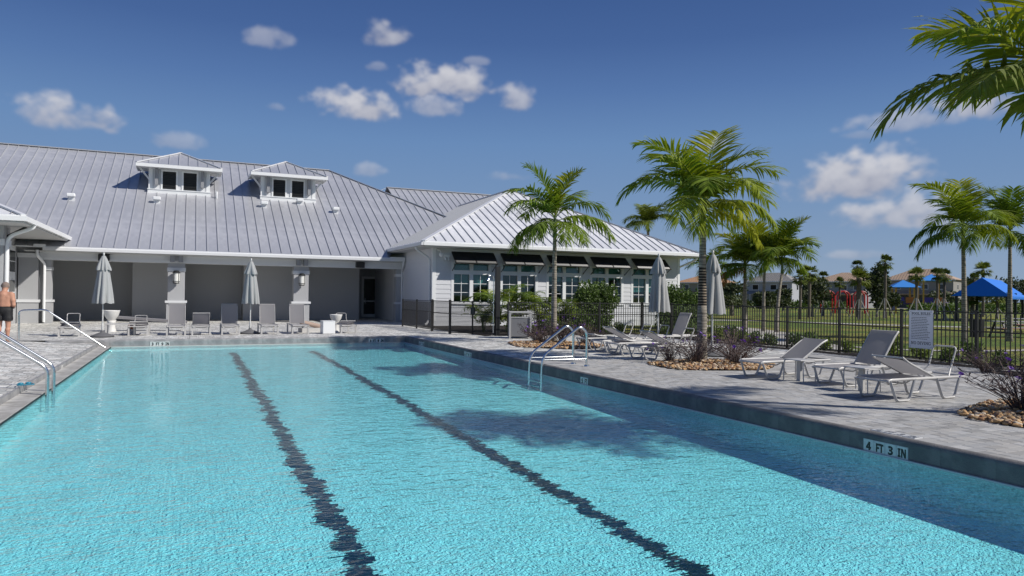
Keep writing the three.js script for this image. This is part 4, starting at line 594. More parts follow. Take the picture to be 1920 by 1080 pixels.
// azimuth: 0 = +x, 90 = +z; the camera sees +x as right, +z as near
setSeed(301);
const ring = (n, list, s0 = 1, off = 0) => { const o = []; for (let i = 0; i < n; i++) o.push([off + i * 137.5 + rr(-14, 14), list[i % list.length], s0 * rr(0.88, 1.1), Math.floor(rr(0, 3.6))]); return o; };
const bp = (u, v) => onLevel(u, v, DECK);
palm('slender palm rising from the stone bed in front of the wing roof', at(11.75, -22.4), 3.75, 0.085, [[185, 2, 0.95, 1], [205, 0, 0.95, 1], [-10, 0, 0.9, 3], [60, 0, 0.85, 0], [5, 3, 1.0, 2], [170, 3, 0.95, 1], [25, 4, 1.05, 1], [-25, 2, 1.0, 1], [150, 5, 0.85, 2], [95, 5, 0.85, 1], [215, 5, 0.9, 2], [-80, 4, 0.9, 2], [60, 5, 0.8, 1], [250, 3, 0.9, 1]], { spear: 1.0 });
palm('full palm with dark ringed trunk in the stone bed beside the closed umbrellas', at(12.05, -14.75), 3.4, 0.105, [[-20, 0, 1.09, 3], [185, 1, 1.06, 0], [170, 2, 1.09, 0], [195, 3, 1.09, 1], [10, 1, 0.95, 0], [0, 3, 1.03, 0], [-30, 2, 1.00, 3], [35, 2, 1.00, 0], [75, 3, 0.90, 0], [120, 3, 0.90, 1], [150, 4, 1.04, 0], [-70, 3, 0.95, 1], [255, 2, 0.95, 0], [50, 4, 0.90, 0], [95, 4, 0.81, 3], [130, 5, 0.76, 0], [20, 5, 0.81, 3], [-45, 4, 0.95, 1], [-100, 1, 0.95, 1]], { rings: true });
palm('palm over the near flower bed with fronds hanging into view', at(11.55, -5.95), 3.5, 0.12, [[207, 3, 1.3, 4], [196, 2, 1.25, 0], [226, 1, 1.2, 3], [176, 3, 1.15, 4], [206, 0, 1.2, 3], [110, 2, 1.05, 1], [60, 3, 1.05, 0], [15, 2, 1.1, 1], [-30, 3, 1.05, 4], [-75, 2, 1.05, 0]], { shaft: 1.0 });
{
  const G = 'palms on the lawn beyond the fence', q = [[1396, 618, 3.1, 0.1], [1431, 621, 3.0, 0.1], [1456, 623, 3.0, 0.1]].map(([u, v, h, r]) => [onLevel(u, v, 0.19), h, r]);
  palm('lawn palm with an orange dead frond hanging, behind the closed umbrella', q[0][0], 2.85, 0.11, [...ring(15, [0, 1, 2, 3, 4, 3], 1.12, 20), [190, 5, 0.9, 9], [170, 5, 0.85, 9], [160, 4, 1.05, 2]], { group: G });
  palm('middle palm of the lawn trio with thin green trunk', q[1][0], 3.1, 0.085, ring(14, [0, 1, 2, 3, 3, 4], 1.0, 70), { group: G, lean: [0.05, 0] });
  palm('leaning palm of the lawn trio spreading over the houses', q[2][0], 3.05, 0.085, [[10, 2, 1.15, 0], [-12, 3, 1.2, 1], ...ring(12, [0, 1, 2, 3, 4], 1.0, 130)], { group: G, lean: [0.7, -0.35] });
  palm('palm standing behind the rules sign with upright fronds', onLevel(1808, 648, 0.19), 3.9, 0.085, [[192, 1, 1.1, 0], [185, 2, 0.95, 1], [-8, 1, 1.0, 0], [-30, 0, 1.0, 3], [160, 4, 0.95, 1], [200, 5, 0.95, 2], [15, 3, 1.0, 0], [5, 4, 1.0, 0], [60, 4, 0.85, 0], [100, 3, 0.85, 1], [-80, 3, 0.9, 1], [240, 4, 0.9, 2], [130, 5, 0.85, 1]], { group: G, spear: 1.3, lean: [-0.1, 0] });
  palm('second palm beside the blue pavilion', onLevel(1893, 640, 0.19), 4.1, 0.085, ring(13, [0, 1, 2, 3, 4, 5], 0.95, 40), { group: G, spear: 1.2 });
  palm('palm rising behind the wing roof', V(33.4, 0.19, -47.6), 7.0, 0.14, ring(16, [1, 2, 3, 3, 4], 1.05, 10).map((a) => [a[0], a[1], a[2], 4]));
  palm('palm crown half hidden behind the ringed trunk', V(33, 0.19, -40), 3.0, 0.12, ring(12, [1, 2, 3, 4], 1.0, 50), { group: G });
}
// loose leaves scattered through blobs [x, y, z, rx, ry, rz]
function leafCloud(blobs, n, size, seed, shell = 0.55, narrow = 0.5) {
  setSeed(seed); const pos = [], col = [], tot = blobs.reduce((s, b) => s + b[3] * b[4] * b[5], 0);
  for (const b of blobs) for (let i = 0, m = Math.round(n * b[3] * b[4] * b[5] / tot); i < m; i++) {
    const d = V(rr(-1, 1), rr(-1, 1), rr(-1, 1)).normalize(), r = Math.pow(rnd(), shell) * (0.8 + 0.35 * vnoise(d.x * 3 + 9, d.y * 3 + d.z * 2 + 9, 64, 64, seed)), c = V(b[0] + d.x * r * b[3], b[1] + d.y * r * b[4], b[2] + d.z * r * b[5]);
    const a = V(rr(-1, 1), rr(-0.7, 1), rr(-1, 1)).addScaledVector(d, 0.6).normalize(), w = new THREE.Vector3().crossVectors(a, V(rr(-1, 1), rr(-1, 1), rr(-1, 1))).normalize(), L = size * rr(0.6, 1.25), W = L * narrow, k = rr(0.6, 1.3);
    const q = [c, c.clone().addScaledVector(a, L * 0.5).addScaledVector(w, W * 0.5), c.clone().addScaledVector(a, L), c.clone().addScaledVector(a, L * 0.5).addScaledVector(w, -W * 0.5)]; for (const j of [0, 1, 2, 0, 2, 3]) { pos.push(q[j].x, q[j].y, q[j].z); col.push(k, k * rr(0.95, 1.02), k); }
  }
  const g = soup(pos); g.setAttribute('color', new THREE.Float32BufferAttribute(col, 3)); return g;
}
const leafy = (c, tr = 0.3) => new THREE.MeshPhysicalMaterial({ color: rgb(...c), roughness: 0.8, transmission: tr, thickness: 0, vertexColors: true, side: THREE.DoubleSide });
const LM = { hedge: leafy([0.095, 0.165, 0.014]), lime: leafy([0.19, 0.27, 0.018]), oak: leafy([0.06, 0.085, 0.02]), ruellia: leafy([0.075, 0.05, 0.05], 0.15) };
const stemsUp = (n, h, spread, r, seed) => { setSeed(seed); const g = []; for (let i = 0; i < n; i++) { const a = rr(0, 6.28), s = rr(0.2, 1) * spread; g.push(tube([V(0.05 * Math.cos(a), 0, 0.05 * Math.sin(a)), V(0.5 * s * Math.cos(a), h * 0.55, 0.5 * s * Math.sin(a)), V(s * Math.cos(a), h * rr(0.75, 1), s * Math.sin(a))], (k) => r * (1 - 0.7 * k), 4)); } return join(g); };
// clipped shrubs along the outside of the fence
{
  const v = []; for (let k = 0; k < 4; k++) v.push([leafCloud([[0, 0.4, 0, 0.36, 0.36, 0.36], [0.18, 0.52, 0.12, 0.22, 0.22, 0.2], [-0.16, 0.34, -0.14, 0.24, 0.26, 0.24]], 420, 0.14, 400 + k, 0.5, 0.52), stemsUp(9, 0.6, 0.28, 0.012, 430 + k)]); setSeed(44);
  let i = 0; for (let z = -25.8; z < -6; z += rr(0.62, 0.95)) { const t = thing('fence_shrub', 'low glossy green shrub planted outside the black fence', 'shrub', V(18.95 + rr(-0.1, 0.15), 0.19, z), 'low shrubs planted along the lawn fence', rr(0, 6)), s = rr(0.55, 0.88); part('foliage', v[i % 4][0], rnd() < 0.35 ? LM.lime : LM.hedge, t); part('stem', v[i % 4][1], M.bark, t); t.scale.setScalar(s); i++; }
  for (let x = 12.3; x < 18.2; x += rr(0.7, 1.0)) { const t = thing('fence_shrub', 'low leafy shrub behind the fence below the wing windows', 'shrub', V(x, 0.19, -27.15 + rr(-0.15, 0.15)), 'low shrubs below the wing windows', rr(0, 6)), s = rr(0.75, 1.1); part('foliage', v[i % 4][0], rnd() < 0.4 ? LM.lime : LM.hedge, t); part('stem', v[i % 4][1], M.bark, t); t.scale.setScalar(s); i++; }
  struct('planting_bed', sheet(18.62, -28, 19.6, -4, 0.2), M.mulch); struct('planting_bed', sheet(10.9, -36.1, 18.6, -26.75, 0.25), M.mulch);
}
function bush(label, pos, blobs, n, size, mat, seed, group) { const t = thing('rounded_bush', label, 'bush', pos, group); part('foliage', leafCloud(blobs, n, size, seed, 0.42, 0.55), mat, t); part('stem', stemsUp(8, blobs[0][1], blobs[0][3] * 0.6, 0.03, seed + 1), M.bark, t); return t; }
bush('dense round green bush below the fourth awning', V(17.7, 0.19, -29.6), [[0, 1.3, 0, 1.0, 1.2, 0.9], [0.5, 1.7, 0.2, 0.65, 0.65, 0.65], [-0.5, 1.4, 0.2, 0.65, 0.8, 0.65]], 9000, 0.13, LM.hedge, 501);
bush('large leafy bush at the right corner of the wing', V(22.2, 0.19, -29), [[0, 1.15, 0, 1.1, 1.15, 1.1], [0.7, 1.3, 0.4, 0.8, 0.8, 0.8], [-0.6, 1.6, 0, 0.7, 0.85, 0.7]], 8000, 0.14, LM.hedge, 511);
bush('low bush behind the fence below the last window', V(20.6, 0.19, -26.6), [[0, 0.7, 0, 0.9, 0.75, 0.8], [-0.9, 0.6, 0.2, 0.7, 0.6, 0.6]], 4000, 0.13, LM.hedge, 521);
bush('loose shrub at the foot of the wing wall below the third awning', V(16.2, 0.19, -29.0), [[0, 0.6, 0, 0.9, 0.6, 0.6]], 2600, 0.12, LM.hedge, 531);
// cane palms in front of the first windows
{
  const cane = frondGeo({ L: 1.15, e0: 1.1, droop: 1.5, n: 22, leaf: 0.34, width: 0.03, keel: 0.3, hang: 0.6, seed: 601 }), cane2 = frondGeo({ L: 1.2, e0: 0.75, droop: 1.6, n: 22, leaf: 0.34, width: 0.03, keel: 0.2, hang: 0.8, seed: 602, bend: 0.2 });
  for (const [x, z, s, l] of [[12.75, -29.8, 1.2, 'feathery clump palm under the first awning'], [13.55, -29.6, 1.25, 'feathery clump palm between the first and second awning'], [14.9, -29.8, 1.1, 'feathery clump palm under the second awning'], [12.0, -29.6, 0.85, 'small feathery clump palm behind the mesh gate'], [15.9, -29.4, 1.0, 'feathery clump palm left of the round bush']]) {
    const t = thing('clump_palm', l, 'palm', V(x, 0.19, z)); setSeed(Math.round(x * 31)); for (let k = 0; k < 22; k++) { const m = part('frond', k % 2 ? cane : cane2, greens[k % 3 === 0 ? 0 : 2], t); m.rotation.y = rr(0, 6.28); m.position.set(rr(-0.3, 0.3), rr(0.25, 1.25), rr(-0.3, 0.3)); m.scale.setScalar(rr(0.8, 1.1)); } part('stem', stemsUp(10, 1.4, 0.4, 0.025, Math.round(x * 17)), greenStem, t); t.scale.setScalar(s);
  }
}
// flowering clumps: wiry purple-brown stems, narrow leaves, violet flowers
const violet = new THREE.MeshPhysicalMaterial({ color: rgb(0.16, 0.045, 0.42), roughness: 0.7, transmission: 0.25, thickness: 0, side: THREE.DoubleSide }), twig = std([0.11, 0.08, 0.072], 0.9);
function flowerClump(seed, h, spread, n) {
  setSeed(seed); const st = [], lv = [], fl = [], pos = [], col = [];
  for (let i = 0; i < n; i++) {
    const a = rr(0, 6.28), s = Math.pow(rnd(), 0.7) * spread, hh = h * rr(0.55, 1) * (1 - 0.3 * s / spread), p = [V(0.08 * Math.cos(a) * rnd(), 0, 0.08 * Math.sin(a)), V(0.4 * s * Math.cos(a), hh * 0.5, 0.4 * s * Math.sin(a)), V(s * Math.cos(a + 0.15), hh * 0.86, s * Math.sin(a + 0.15)), V(s * 1.22 * Math.cos(a + 0.3), hh, s * 1.22 * Math.sin(a + 0.3))];
    const c = new THREE.CatmullRomCurve3(p); st.push(tube(c.getPoints(6), (k) => 0.0075 * (1 - 0.65 * k), 3));
    for (let j = 0; j < 5; j++) { const q = c.getPoint(rr(0.25, 1)), d = V(rr(-1, 1), rr(-0.2, 1.1), rr(-1, 1)).normalize(), w = new THREE.Vector3().crossVectors(d, V(rr(-1, 1), rr(-1, 1), rr(-1, 1))).normalize(), L = rr(0.06, 0.15), e = [q, q.clone().addScaledVector(d, L * 0.5).addScaledVector(w, 0.009), q.clone().addScaledVector(d, L), q.clone().addScaledVector(d, L * 0.5).addScaledVector(w, -0.009)], k = rr(0.6, 1.7); for (const z of [0, 1, 2, 0, 2, 3]) { pos.push(e[z].x, e[z].y, e[z].z); col.push(k, k, k); } }
    if (rnd() < 0.1) fl.push(p[3].clone().add(V(0, 0.03, 0)));
  }
  const g = soup(pos); g.setAttribute('color', new THREE.Float32BufferAttribute(col, 3)); return { st: join(st), lv: g, fl };
}
const petal = (() => { const pos = []; for (let k = 0; k < 5; k++) { const a = k * 1.2566, b = a + 0.62, c = a - 0.62, P = (r, q, y) => [r * Math.cos(q), y, r * Math.sin(q)]; pos.push(0, 0, 0, ...P(0.034, b, 0.018), ...P(0.045, a, 0.014), 0, 0, 0, ...P(0.045, a, 0.014), ...P(0.034, c, 0.018)); } pos.push(0, 0, 0, 0.012, -0.05, 0, -0.012, -0.05, 0); return soup(pos); })();
const clumps = [0, 1, 2].map((k) => flowerClump(700 + k, [0.95, 0.85, 1.05][k], [0.72, 0.8, 0.68][k], 82));
function ruellia(label, x, z, k, s, turn, group) { const t = thing('flower_clump', label, 'flowering plant', at(x, z, DECK - 0.02), group, turn), c = clumps[k]; part('stems', c.st, twig, t); part('leaves', c.lv, LM.ruellia, t); for (const p of c.fl) { const m = part('flower', petal, violet, t); m.position.copy(p); m.rotation.set(0.5 - (p.z * 0.9), p.x * 9, p.x * 0.9); m.scale.setScalar(1.15); } t.scale.setScalar(s); }
ruellia('violet flowered clump left of the ringed palm trunk', 11.35, -14.1, 0, 1.0, 0.4, 'flower clumps around the ringed palm'); ruellia('violet flowered clump right of the ringed palm trunk', 12.2, -13.6, 1, 1.0, 2.0, 'flower clumps around the ringed palm'); ruellia('violet flowered clump behind the ringed palm trunk', 12.75, -14.4, 2, 1.0, 3.3, 'flower clumps around the ringed palm'); ruellia('small violet flowered clump at the tip of the ringed palm bed', 11.0, -14.7, 2, 0.72, 5.0, 'flower clumps around the ringed palm');
ruellia('purplish clump left of the slender palm', 10.95, -21.6, 1, 0.95, 1.0, 'flower clumps around the slender palm'); ruellia('purplish clump at the foot of the slender palm', 11.7, -21.7, 2, 1.0, 2.6, 'flower clumps around the slender palm'); ruellia('purplish clump right of the slender palm', 12.2, -21.0, 0, 0.95, 4.0, 'flower clumps around the slender palm'); ruellia('purplish clump behind the slender palm', 11.2, -22.6, 0, 1.0, 5.2, 'flower clumps around the slender palm');
ruellia('violet flowered clump at the tip of the near stone bed', 11.15, -6.45, 0, 1.0, 1.3, 'flower clumps in the near stone bed'); ruellia('tall violet flowered clump in the middle of the near stone bed', 11.75, -6.35, 2, 1.0, 0.2, 'flower clumps in the near stone bed'); ruellia('violet flowered clump at the front of the near stone bed', 11.25, -5.65, 1, 1.0, 4.2, 'flower clumps in the near stone bed');
for (const [x, z, k, s, r] of [[16.9, -10.6, 1, 0.8, 0.5], [17.1, -9.5, 2, 0.85, 2.5], [16.6, -8.4, 0, 0.9, 4], [17.2, -7.6, 1, 0.9, 1.2]]) ruellia('dark flowered clump on the mulch along the fence past the rules sign', x, z, k, s, r, 'flower clumps along the fence past the rules sign');
struct('planting_bed', new THREE.CylinderGeometry(1, 1, 0.03, 28).scale(0.75, 1, 2.2).translate(17.3, DECK + 0.006, -8.6), M.mulch);
struct('planting_strip', box(17.75, DECK - 0.05, -26.3, 18.36, DECK + 0.012, -10.8), M.mulch);
// river stones
{
  const geo = [0, 1, 2, 3, 4].map((k) => { const g = new THREE.IcosahedronGeometry(1, 1), p = g.attributes.position; for (let i = 0; i < p.count; i++) { const d = V(p.getX(i), p.getY(i), p.getZ(i)), f = 0.78 + 0.4 * vnoise(d.x * 1.3 + 9, d.y * 1.3 + d.z * 1.7 + 9, 64, 64, 801 + k); p.setXYZ(i, d.x * f * 1.25, d.y * f * 0.62, d.z * f * 0.95); } g.computeVertexNormals(); return g; });
  const tone = [[0.42, 0.26, 0.12], [0.52, 0.38, 0.23], [0.30, 0.15, 0.07], [0.58, 0.48, 0.36], [0.2, 0.12, 0.08], [0.48, 0.28, 0.12]], mats = tone.map((c) => std(c, 0.75)); setSeed(91);
  const names = ['round bed of tan river stones under the slender palm', 'round bed of tan river stones under the ringed palm', 'bed of tan river stones at the near flower clumps'];
  bedAt.forEach(([bx, bz, a, b], k) => {
    const t = thing('stone_bed', names[k], 'stone bed', V(bx, DECK, bz)); part('soil', new THREE.CylinderGeometry(1, 1, 0.06, 40).scale(a * 0.97, 1, b * 0.97).translate(0, -0.024, 0), M.mulch, t);
    const N = [2400, 2400, 2600][k], list = []; for (let i = 0; i < N; i++) { const q = rr(0, 6.283), r = Math.sqrt(rnd()) * (1 + 0.06 * Math.sin(q * 5 + k)); list.push([Math.cos(q) * r * a, rr(0.01, 0.05) + 0.06 * (1 - r * r) * rnd(), Math.sin(q) * r * b, rr(0.02, 0.045), rr(0, 6.28), Math.floor(rnd() * 5), Math.floor(rnd() * 6), rr(-0.4, 0.4)]); }
    list.sort((p, q) => (Math.hypot(p[0] + bx, p[2] + bz) - Math.hypot(q[0] + bx, q[2] + bz)));
    const own = k === 2 ? 220 : k === 1 ? 60 : 0;
    for (const s of list.slice(0, own)) { const m = part('stone', geo[s[5]], mats[s[6]], t); m.position.set(s[0], s[1], s[2]); m.rotation.set(s[7], s[4], s[7] * 0.7); m.scale.setScalar(s[3]); }
    const mx = new THREE.Matrix4(), qn = new THREE.Quaternion(), rest = list.slice(own), h = holder('gravel', t); h.userData.kind = 'stuff';
    for (let g = 0; g < 5; g++) { const l = rest.filter((s) => s[5] === g), im = new THREE.InstancedMesh(geo[g], std([1, 1, 1], 0.75), l.length); l.forEach((s, i) => { im.setMatrixAt(i, mx.compose(V(s[0], s[1], s[2]), qn.setFromEuler(new THREE.Euler(s[7], s[4], s[7] * 0.7)), V(s[3], s[3], s[3]))); im.setColorAt(i, mats[s[6]].color); }); im.name = 'stones'; im.userData.kind = 'stuff'; im.castShadow = im.receiveShadow = true; h.add(im); }
  });
}
// ---------------------------------------------------------------- beyond the fence
const groundAt = (u, k) => { const p = atDepth(u, 560, k); p.y = 0.19; return p; }, heightAt = (u, v, k) => atDepth(u, v, k).y - 0.19;
const fanGeo = (seed, n) => {
  setSeed(seed); const pos = [];
  for (let f = 0; f < n; f++) {
    const az = f * 2.4 + rr(-0.3, 0.3), el = rr(-0.85, 1.4), d = V(Math.cos(az) * Math.cos(el), Math.sin(el), Math.sin(az) * Math.cos(el)), s = V(-Math.sin(az), 0, Math.cos(az)), u = new THREE.Vector3().crossVectors(d, s), b = d.clone().multiplyScalar(0.42), tri = (p, q, r) => pos.push(p.x, p.y, p.z, q.x, q.y, q.z, r.x, r.y, r.z);
    tri(s.clone().multiplyScalar(0.015), b.clone().addScaledVector(s, 0.01), s.clone().multiplyScalar(-0.015));
    for (let k = 0; k < 13; k++) { const a = (k - 6) * 0.19 + rr(-0.05, 0.05), dir = d.clone().multiplyScalar(Math.cos(a)).addScaledVector(s, Math.sin(a)).addScaledVector(u, rr(-0.15, 0.15)), L = rr(0.5, 0.72) * (1 - 0.25 * Math.abs(a)), w = new THREE.Vector3().crossVectors(dir, u).multiplyScalar(0.05), m = b.clone().addScaledVector(dir, L * 0.6), e = b.clone().addScaledVector(dir, L).add(V(0, -0.16 * rnd(), 0)); tri(b, m.clone().add(w), m.clone().sub(w)); tri(m.clone().add(w), e, m.clone().sub(w)); }
  }
  return soup(pos);
};
const fans = [fanGeo(901, 42), fanGeo(902, 36), fanGeo(903, 46)], fanM = [leafMat([0.14, 0.18, 0.028]), leafMat([0.18, 0.22, 0.03]), leafMat([0.11, 0.145, 0.026])], bootM = std([0.15, 0.125, 0.10], 1, { bumpMap: ringT, bumpScale: 0.03 }), paleWood = std([0.55, 0.52, 0.47], 0.9);
function fanPalm(label, u, vTop, k, s, braced, i) {
  const g = groundAt(u, k), h = Math.max(1.2, heightAt(u, vTop, k) - s * 0.75), t = thing('fan_palm', label, 'palm tree', g, 'fan palms around the playground lawn'); setSeed(i * 13 + 5);
  part('trunk', tube([V(0, 0, 0), V(0.03, h * 0.35, 0), V(0.02, h * 0.7, 0.02), V(0, h, 0)], (q) => 0.105 * s * (1.1 - 0.15 * q + 0.25 * q * q), 9), bootM, t); const c = part('crown', fans[i % 3], fanM[i % 3], t); c.position.y = h - 0.05; c.scale.setScalar(s * 0.85); c.rotation.y = rr(0, 6);
  if (braced) for (const a of [0.4, 2.5, 4.6]) part('support_brace', bar(V(0.1 * Math.cos(a), Math.min(1.9, h * 0.5), 0.1 * Math.sin(a)), V(1.0 * Math.cos(a), 0, 1.0 * Math.sin(a)), 0.05, 0.05), paleWood, t);
}
[['fan palm left of the first red arch with thick skirt', 1500, 503, 60, 1.0, 0], ['taller fan palm of the pair left of the red arches', 1517, 493, 66, 1.25, 0], ['small fan palm just before the first red arch', 1543, 507, 74, 0.9, 1], ['small fan palm between the first two red arches', 1574, 518, 72, 0.85, 1], ['bushy fan palm in front of the third red arch', 1611, 500, 62, 1.35, 1], ['fan palm with high crown behind the third red arch', 1607, 486, 70, 0.9, 0], ['tall fan palm beside the oak tree', 1659, 476, 68, 1.15, 1], ['fan palm in front of the nearer play tower', 1718, 497, 58, 1.0, 1], ['thin fan palm right of the far play tower', 1757, 500, 62, 0.9, 1], ['second thin fan palm right of the far play tower', 1770, 502, 64, 0.95, 1], ['twin headed fan palm over the blue pavilion', 1843, 488, 78, 1.35, 0], ['small fan palm at the pavilion corner', 1826, 510, 95, 1.2, 0], ['fan palm behind the blue pavilion posts', 1822, 540, 66, 1.2, 1], ['fan palm right of the pavilion posts', 1870, 540, 70, 1.2, 1]].forEach((a, i) => fanPalm(...a, i));
function tree(label, u, vTop, k, w, mat, seed, name = 'broadleaf_tree', group, n = 2600) {
  const g = groundAt(u, k), h = heightAt(u, vTop, k), t = thing(name, label, 'tree', g, group); setSeed(seed); const b = []; for (let i = 0; i < 9; i++) { const q = rr(0.32, 0.9), a = rr(0, 6.28), r = w * 0.5 * Math.sin(Math.PI * Math.min(0.95, q)) * rr(0.2, 0.8); b.push([r * Math.cos(a), q * h, r * Math.sin(a), w * rr(0.22, 0.34), h * rr(0.12, 0.2), w * rr(0.22, 0.34)]); }
  part('crown', leafCloud(b, n, Math.max(0.16, 0.0042 * k), seed + 1, 0.5, 0.6), mat, t); part('trunk', tube([V(0, 0, 0), V(0.04, h * 0.3, 0), V(0, h * 0.75, 0)], (q) => 0.05 * w * (1 - 0.7 * q), 7), M.bark, t); const lim = []; for (let i = 0; i < 5; i++) lim.push(tube([V(0, h * 0.3, 0), V(b[i][0] * 0.6, b[i][1] * 0.8, b[i][2] * 0.6), V(b[i][0], b[i][1], b[i][2])], (q) => 0.018 * w * (1 - 0.6 * q), 5)); part('limbs', join(lim), M.bark, t);
}
tree('dark young oak between the red arches and the play tower', 1644, 496, 72, 2.7, LM.oak, 1001, 'broadleaf_tree', undefined, 3600); tree('small tree beside the fan palm pair', 1523, 520, 70, 3.0, LM.oak, 1011);
tree('dark shrub tree left of the nearer play tower', 1668, 552, 78, 2.2, LM.oak, 1021); tree('low tree behind the lawn trio', 1372, 533, 70, 4.2, LM.oak, 1031); tree('bushy tree in front of the grey roofed house', 1432, 546, 95, 3.2, LM.oak, 1041); tree('round tree beside the grey roofed house', 1468, 545, 100, 3.4, LM.oak, 1051);
[[1300, 545, 150], [1395, 538, 190], [1505, 533, 230], [1650, 540, 190], [1800, 530, 200], [1822, 522, 210], [1850, 528, 190], [1885, 520, 205], [1915, 526, 195], [1950, 522, 200], [1780, 545, 140], [1240, 540, 180]].forEach(([u, v, k], i) => tree('distant dark tree on the skyline behind the houses', u, v, k, k * 0.055, LM.oak, 1100 + i * 7, 'skyline_tree', 'trees on the skyline', 900));
[[1735, 556, 90, 5], [1780, 556, 92, 4], [1560, 560, 120, 6], [1500, 556, 120, 5], [1440, 553, 120, 6], [1860, 560, 110, 8], [1910, 560, 112, 8], [1380, 556, 118, 6], [1800, 560, 115, 6]].forEach(([u, v, k, w], i) => { const t = thing('clipped_hedge', 'low clipped hedge in front of the far houses', 'hedge', groundAt(u, k), 'hedges in front of the far houses'); const h = 1.3; part('foliage', leafCloud([[0, h * 0.5, 0, w * 0.5, h * 0.55, 0.9], [w * 0.3, h * 0.55, 0, w * 0.3, h * 0.5, 0.9], [-w * 0.3, h * 0.5, 0, w * 0.3, h * 0.5, 0.9]], 900, 0.4, 1300 + i, 0.45, 0.6), LM.hedge, t); part('stem', stemsUp(6, h * 0.6, w * 0.3, 0.05, 1350 + i), M.bark, t); });
// houses: shaded street side, sunlit gable side
function house(label, u, k, w, d, eave, rise, roofC, wallC, seed) {
  const g = groundAt(u, k), t = thing('two_storey_house', label, 'house', g, undefined, -1.15), wm = std(wallC, 0.9), rm = std(roofC, 0.85, { bumpMap: ringT, bumpScale: 0.05 });
  const pt = eave * 0.45, pa = -w * 0.35, pb = w * 0.3, pz = d / 2 - 3; for (const b of [[-w / 2, pt, -d / 2, w / 2, eave, d / 2], [-w / 2, 0, -d / 2, w / 2, pt, pz], [-w / 2, 0, pz, pa, pt, d / 2], [pb, 0, pz, w / 2, pt, d / 2]]) part('wall', box(...b), wm, t); part('lower_roof', slab([V(-w / 2, eave * 0.5, d / 2 + 1.6), V(w / 2, eave * 0.5, d / 2 + 1.6), V(w / 2, eave * 0.5 + 0.7, d / 2 + 0.01), V(-w / 2, eave * 0.5 + 0.7, d / 2 + 0.01)], V(0, 0.9, 0.43).normalize(), 0.15), rm, t);
  const o = 0.5, q = Math.max(0.2, (w - d) / 2), roof = part('roof', new ConvexGeometry([V(-w / 2 - o, eave, -d / 2 - o), V(w / 2 + o, eave, -d / 2 - o), V(w / 2 + o, eave, d / 2 + o), V(-w / 2 - o, eave, d / 2 + o), V(-q, eave + rise, 0), V(q, eave + rise, 0)]), rm, t);
  const tiles = 40; for (let i = 0; i < 26; i++) { const x = -w / 2 - o + 0.3 + i * (w + 2 * o - 0.6) / 25, f = Math.min(1, (w / 2 + o - Math.abs(x)) / (w / 2 + o - q)); part('tile_course', bar(V(x, eave + 0.04, d / 2 + o), V(x, eave + rise * f * 0.97 + 0.04, (d / 2 + o) * (1 - f * 0.97)), 0.09, 0.06), rm, t); } part('gutter', box(-w / 2 - o, eave - 0.18, d / 2 + o, w / 2 + o, eave, d / 2 + o + 0.12), M.trim, t);
  setSeed(seed); for (const x of [-0.3, 0.1, 0.34]) { const wd = part('window', box(x * w - 0.7, eave * 0.66, d / 2, x * w + 0.7, eave * 0.66 + 1.2, d / 2 + 0.04), M.trim, t); part('pane', box(x * w - 0.6, eave * 0.66 + 0.1, d / 2 + 0.04, x * w + 0.6, eave * 0.66 + 1.1, d / 2 + 0.06), M.tinted, wd); }
  part('patio_door', box(-w * 0.2, 0.1, d / 2 - 3, w * 0.15, eave * 0.38, d / 2 - 2.95), M.tinted, t); for (const x of [-0.36, 0.0, 0.31]) part('patio_post', box(x * w - 0.15, 0, d / 2 + 1.3, x * w + 0.15, eave * 0.5, d / 2 + 1.6), wm, t);
  const sw = part('window', box(w / 2, eave * 0.66, -0.5, w / 2 + 0.04, eave * 0.66 + 1.2, 0.5), M.trim, t); part('pane', box(w / 2 + 0.04, eave * 0.66 + 0.1, -0.4, w / 2 + 0.06, eave * 0.66 + 1.1, 0.4), M.tinted, sw);
}
house('tan roofed house seen between the wing and the ringed palm', 1325, 140, 8, 8, 4.7, 1.75, [0.42, 0.25, 0.15], [0.28, 0.26, 0.22], 1); house('grey roofed house behind the lawn trio of palms', 1452, 150, 9.5, 6, 5.3, 1.9, [0.26, 0.25, 0.24], [0.36, 0.37, 0.40], 2); house('tan tile roofed house behind the red arches', 1585, 160, 11, 9.5, 5.7, 2.1, [0.40, 0.29, 0.21], [0.25, 0.255, 0.27], 3); house('tan tile roofed house behind the play towers', 1730, 160, 13.5, 9.5, 6.3, 2.5, [0.40, 0.29, 0.21], [0.24, 0.23, 0.215], 4);
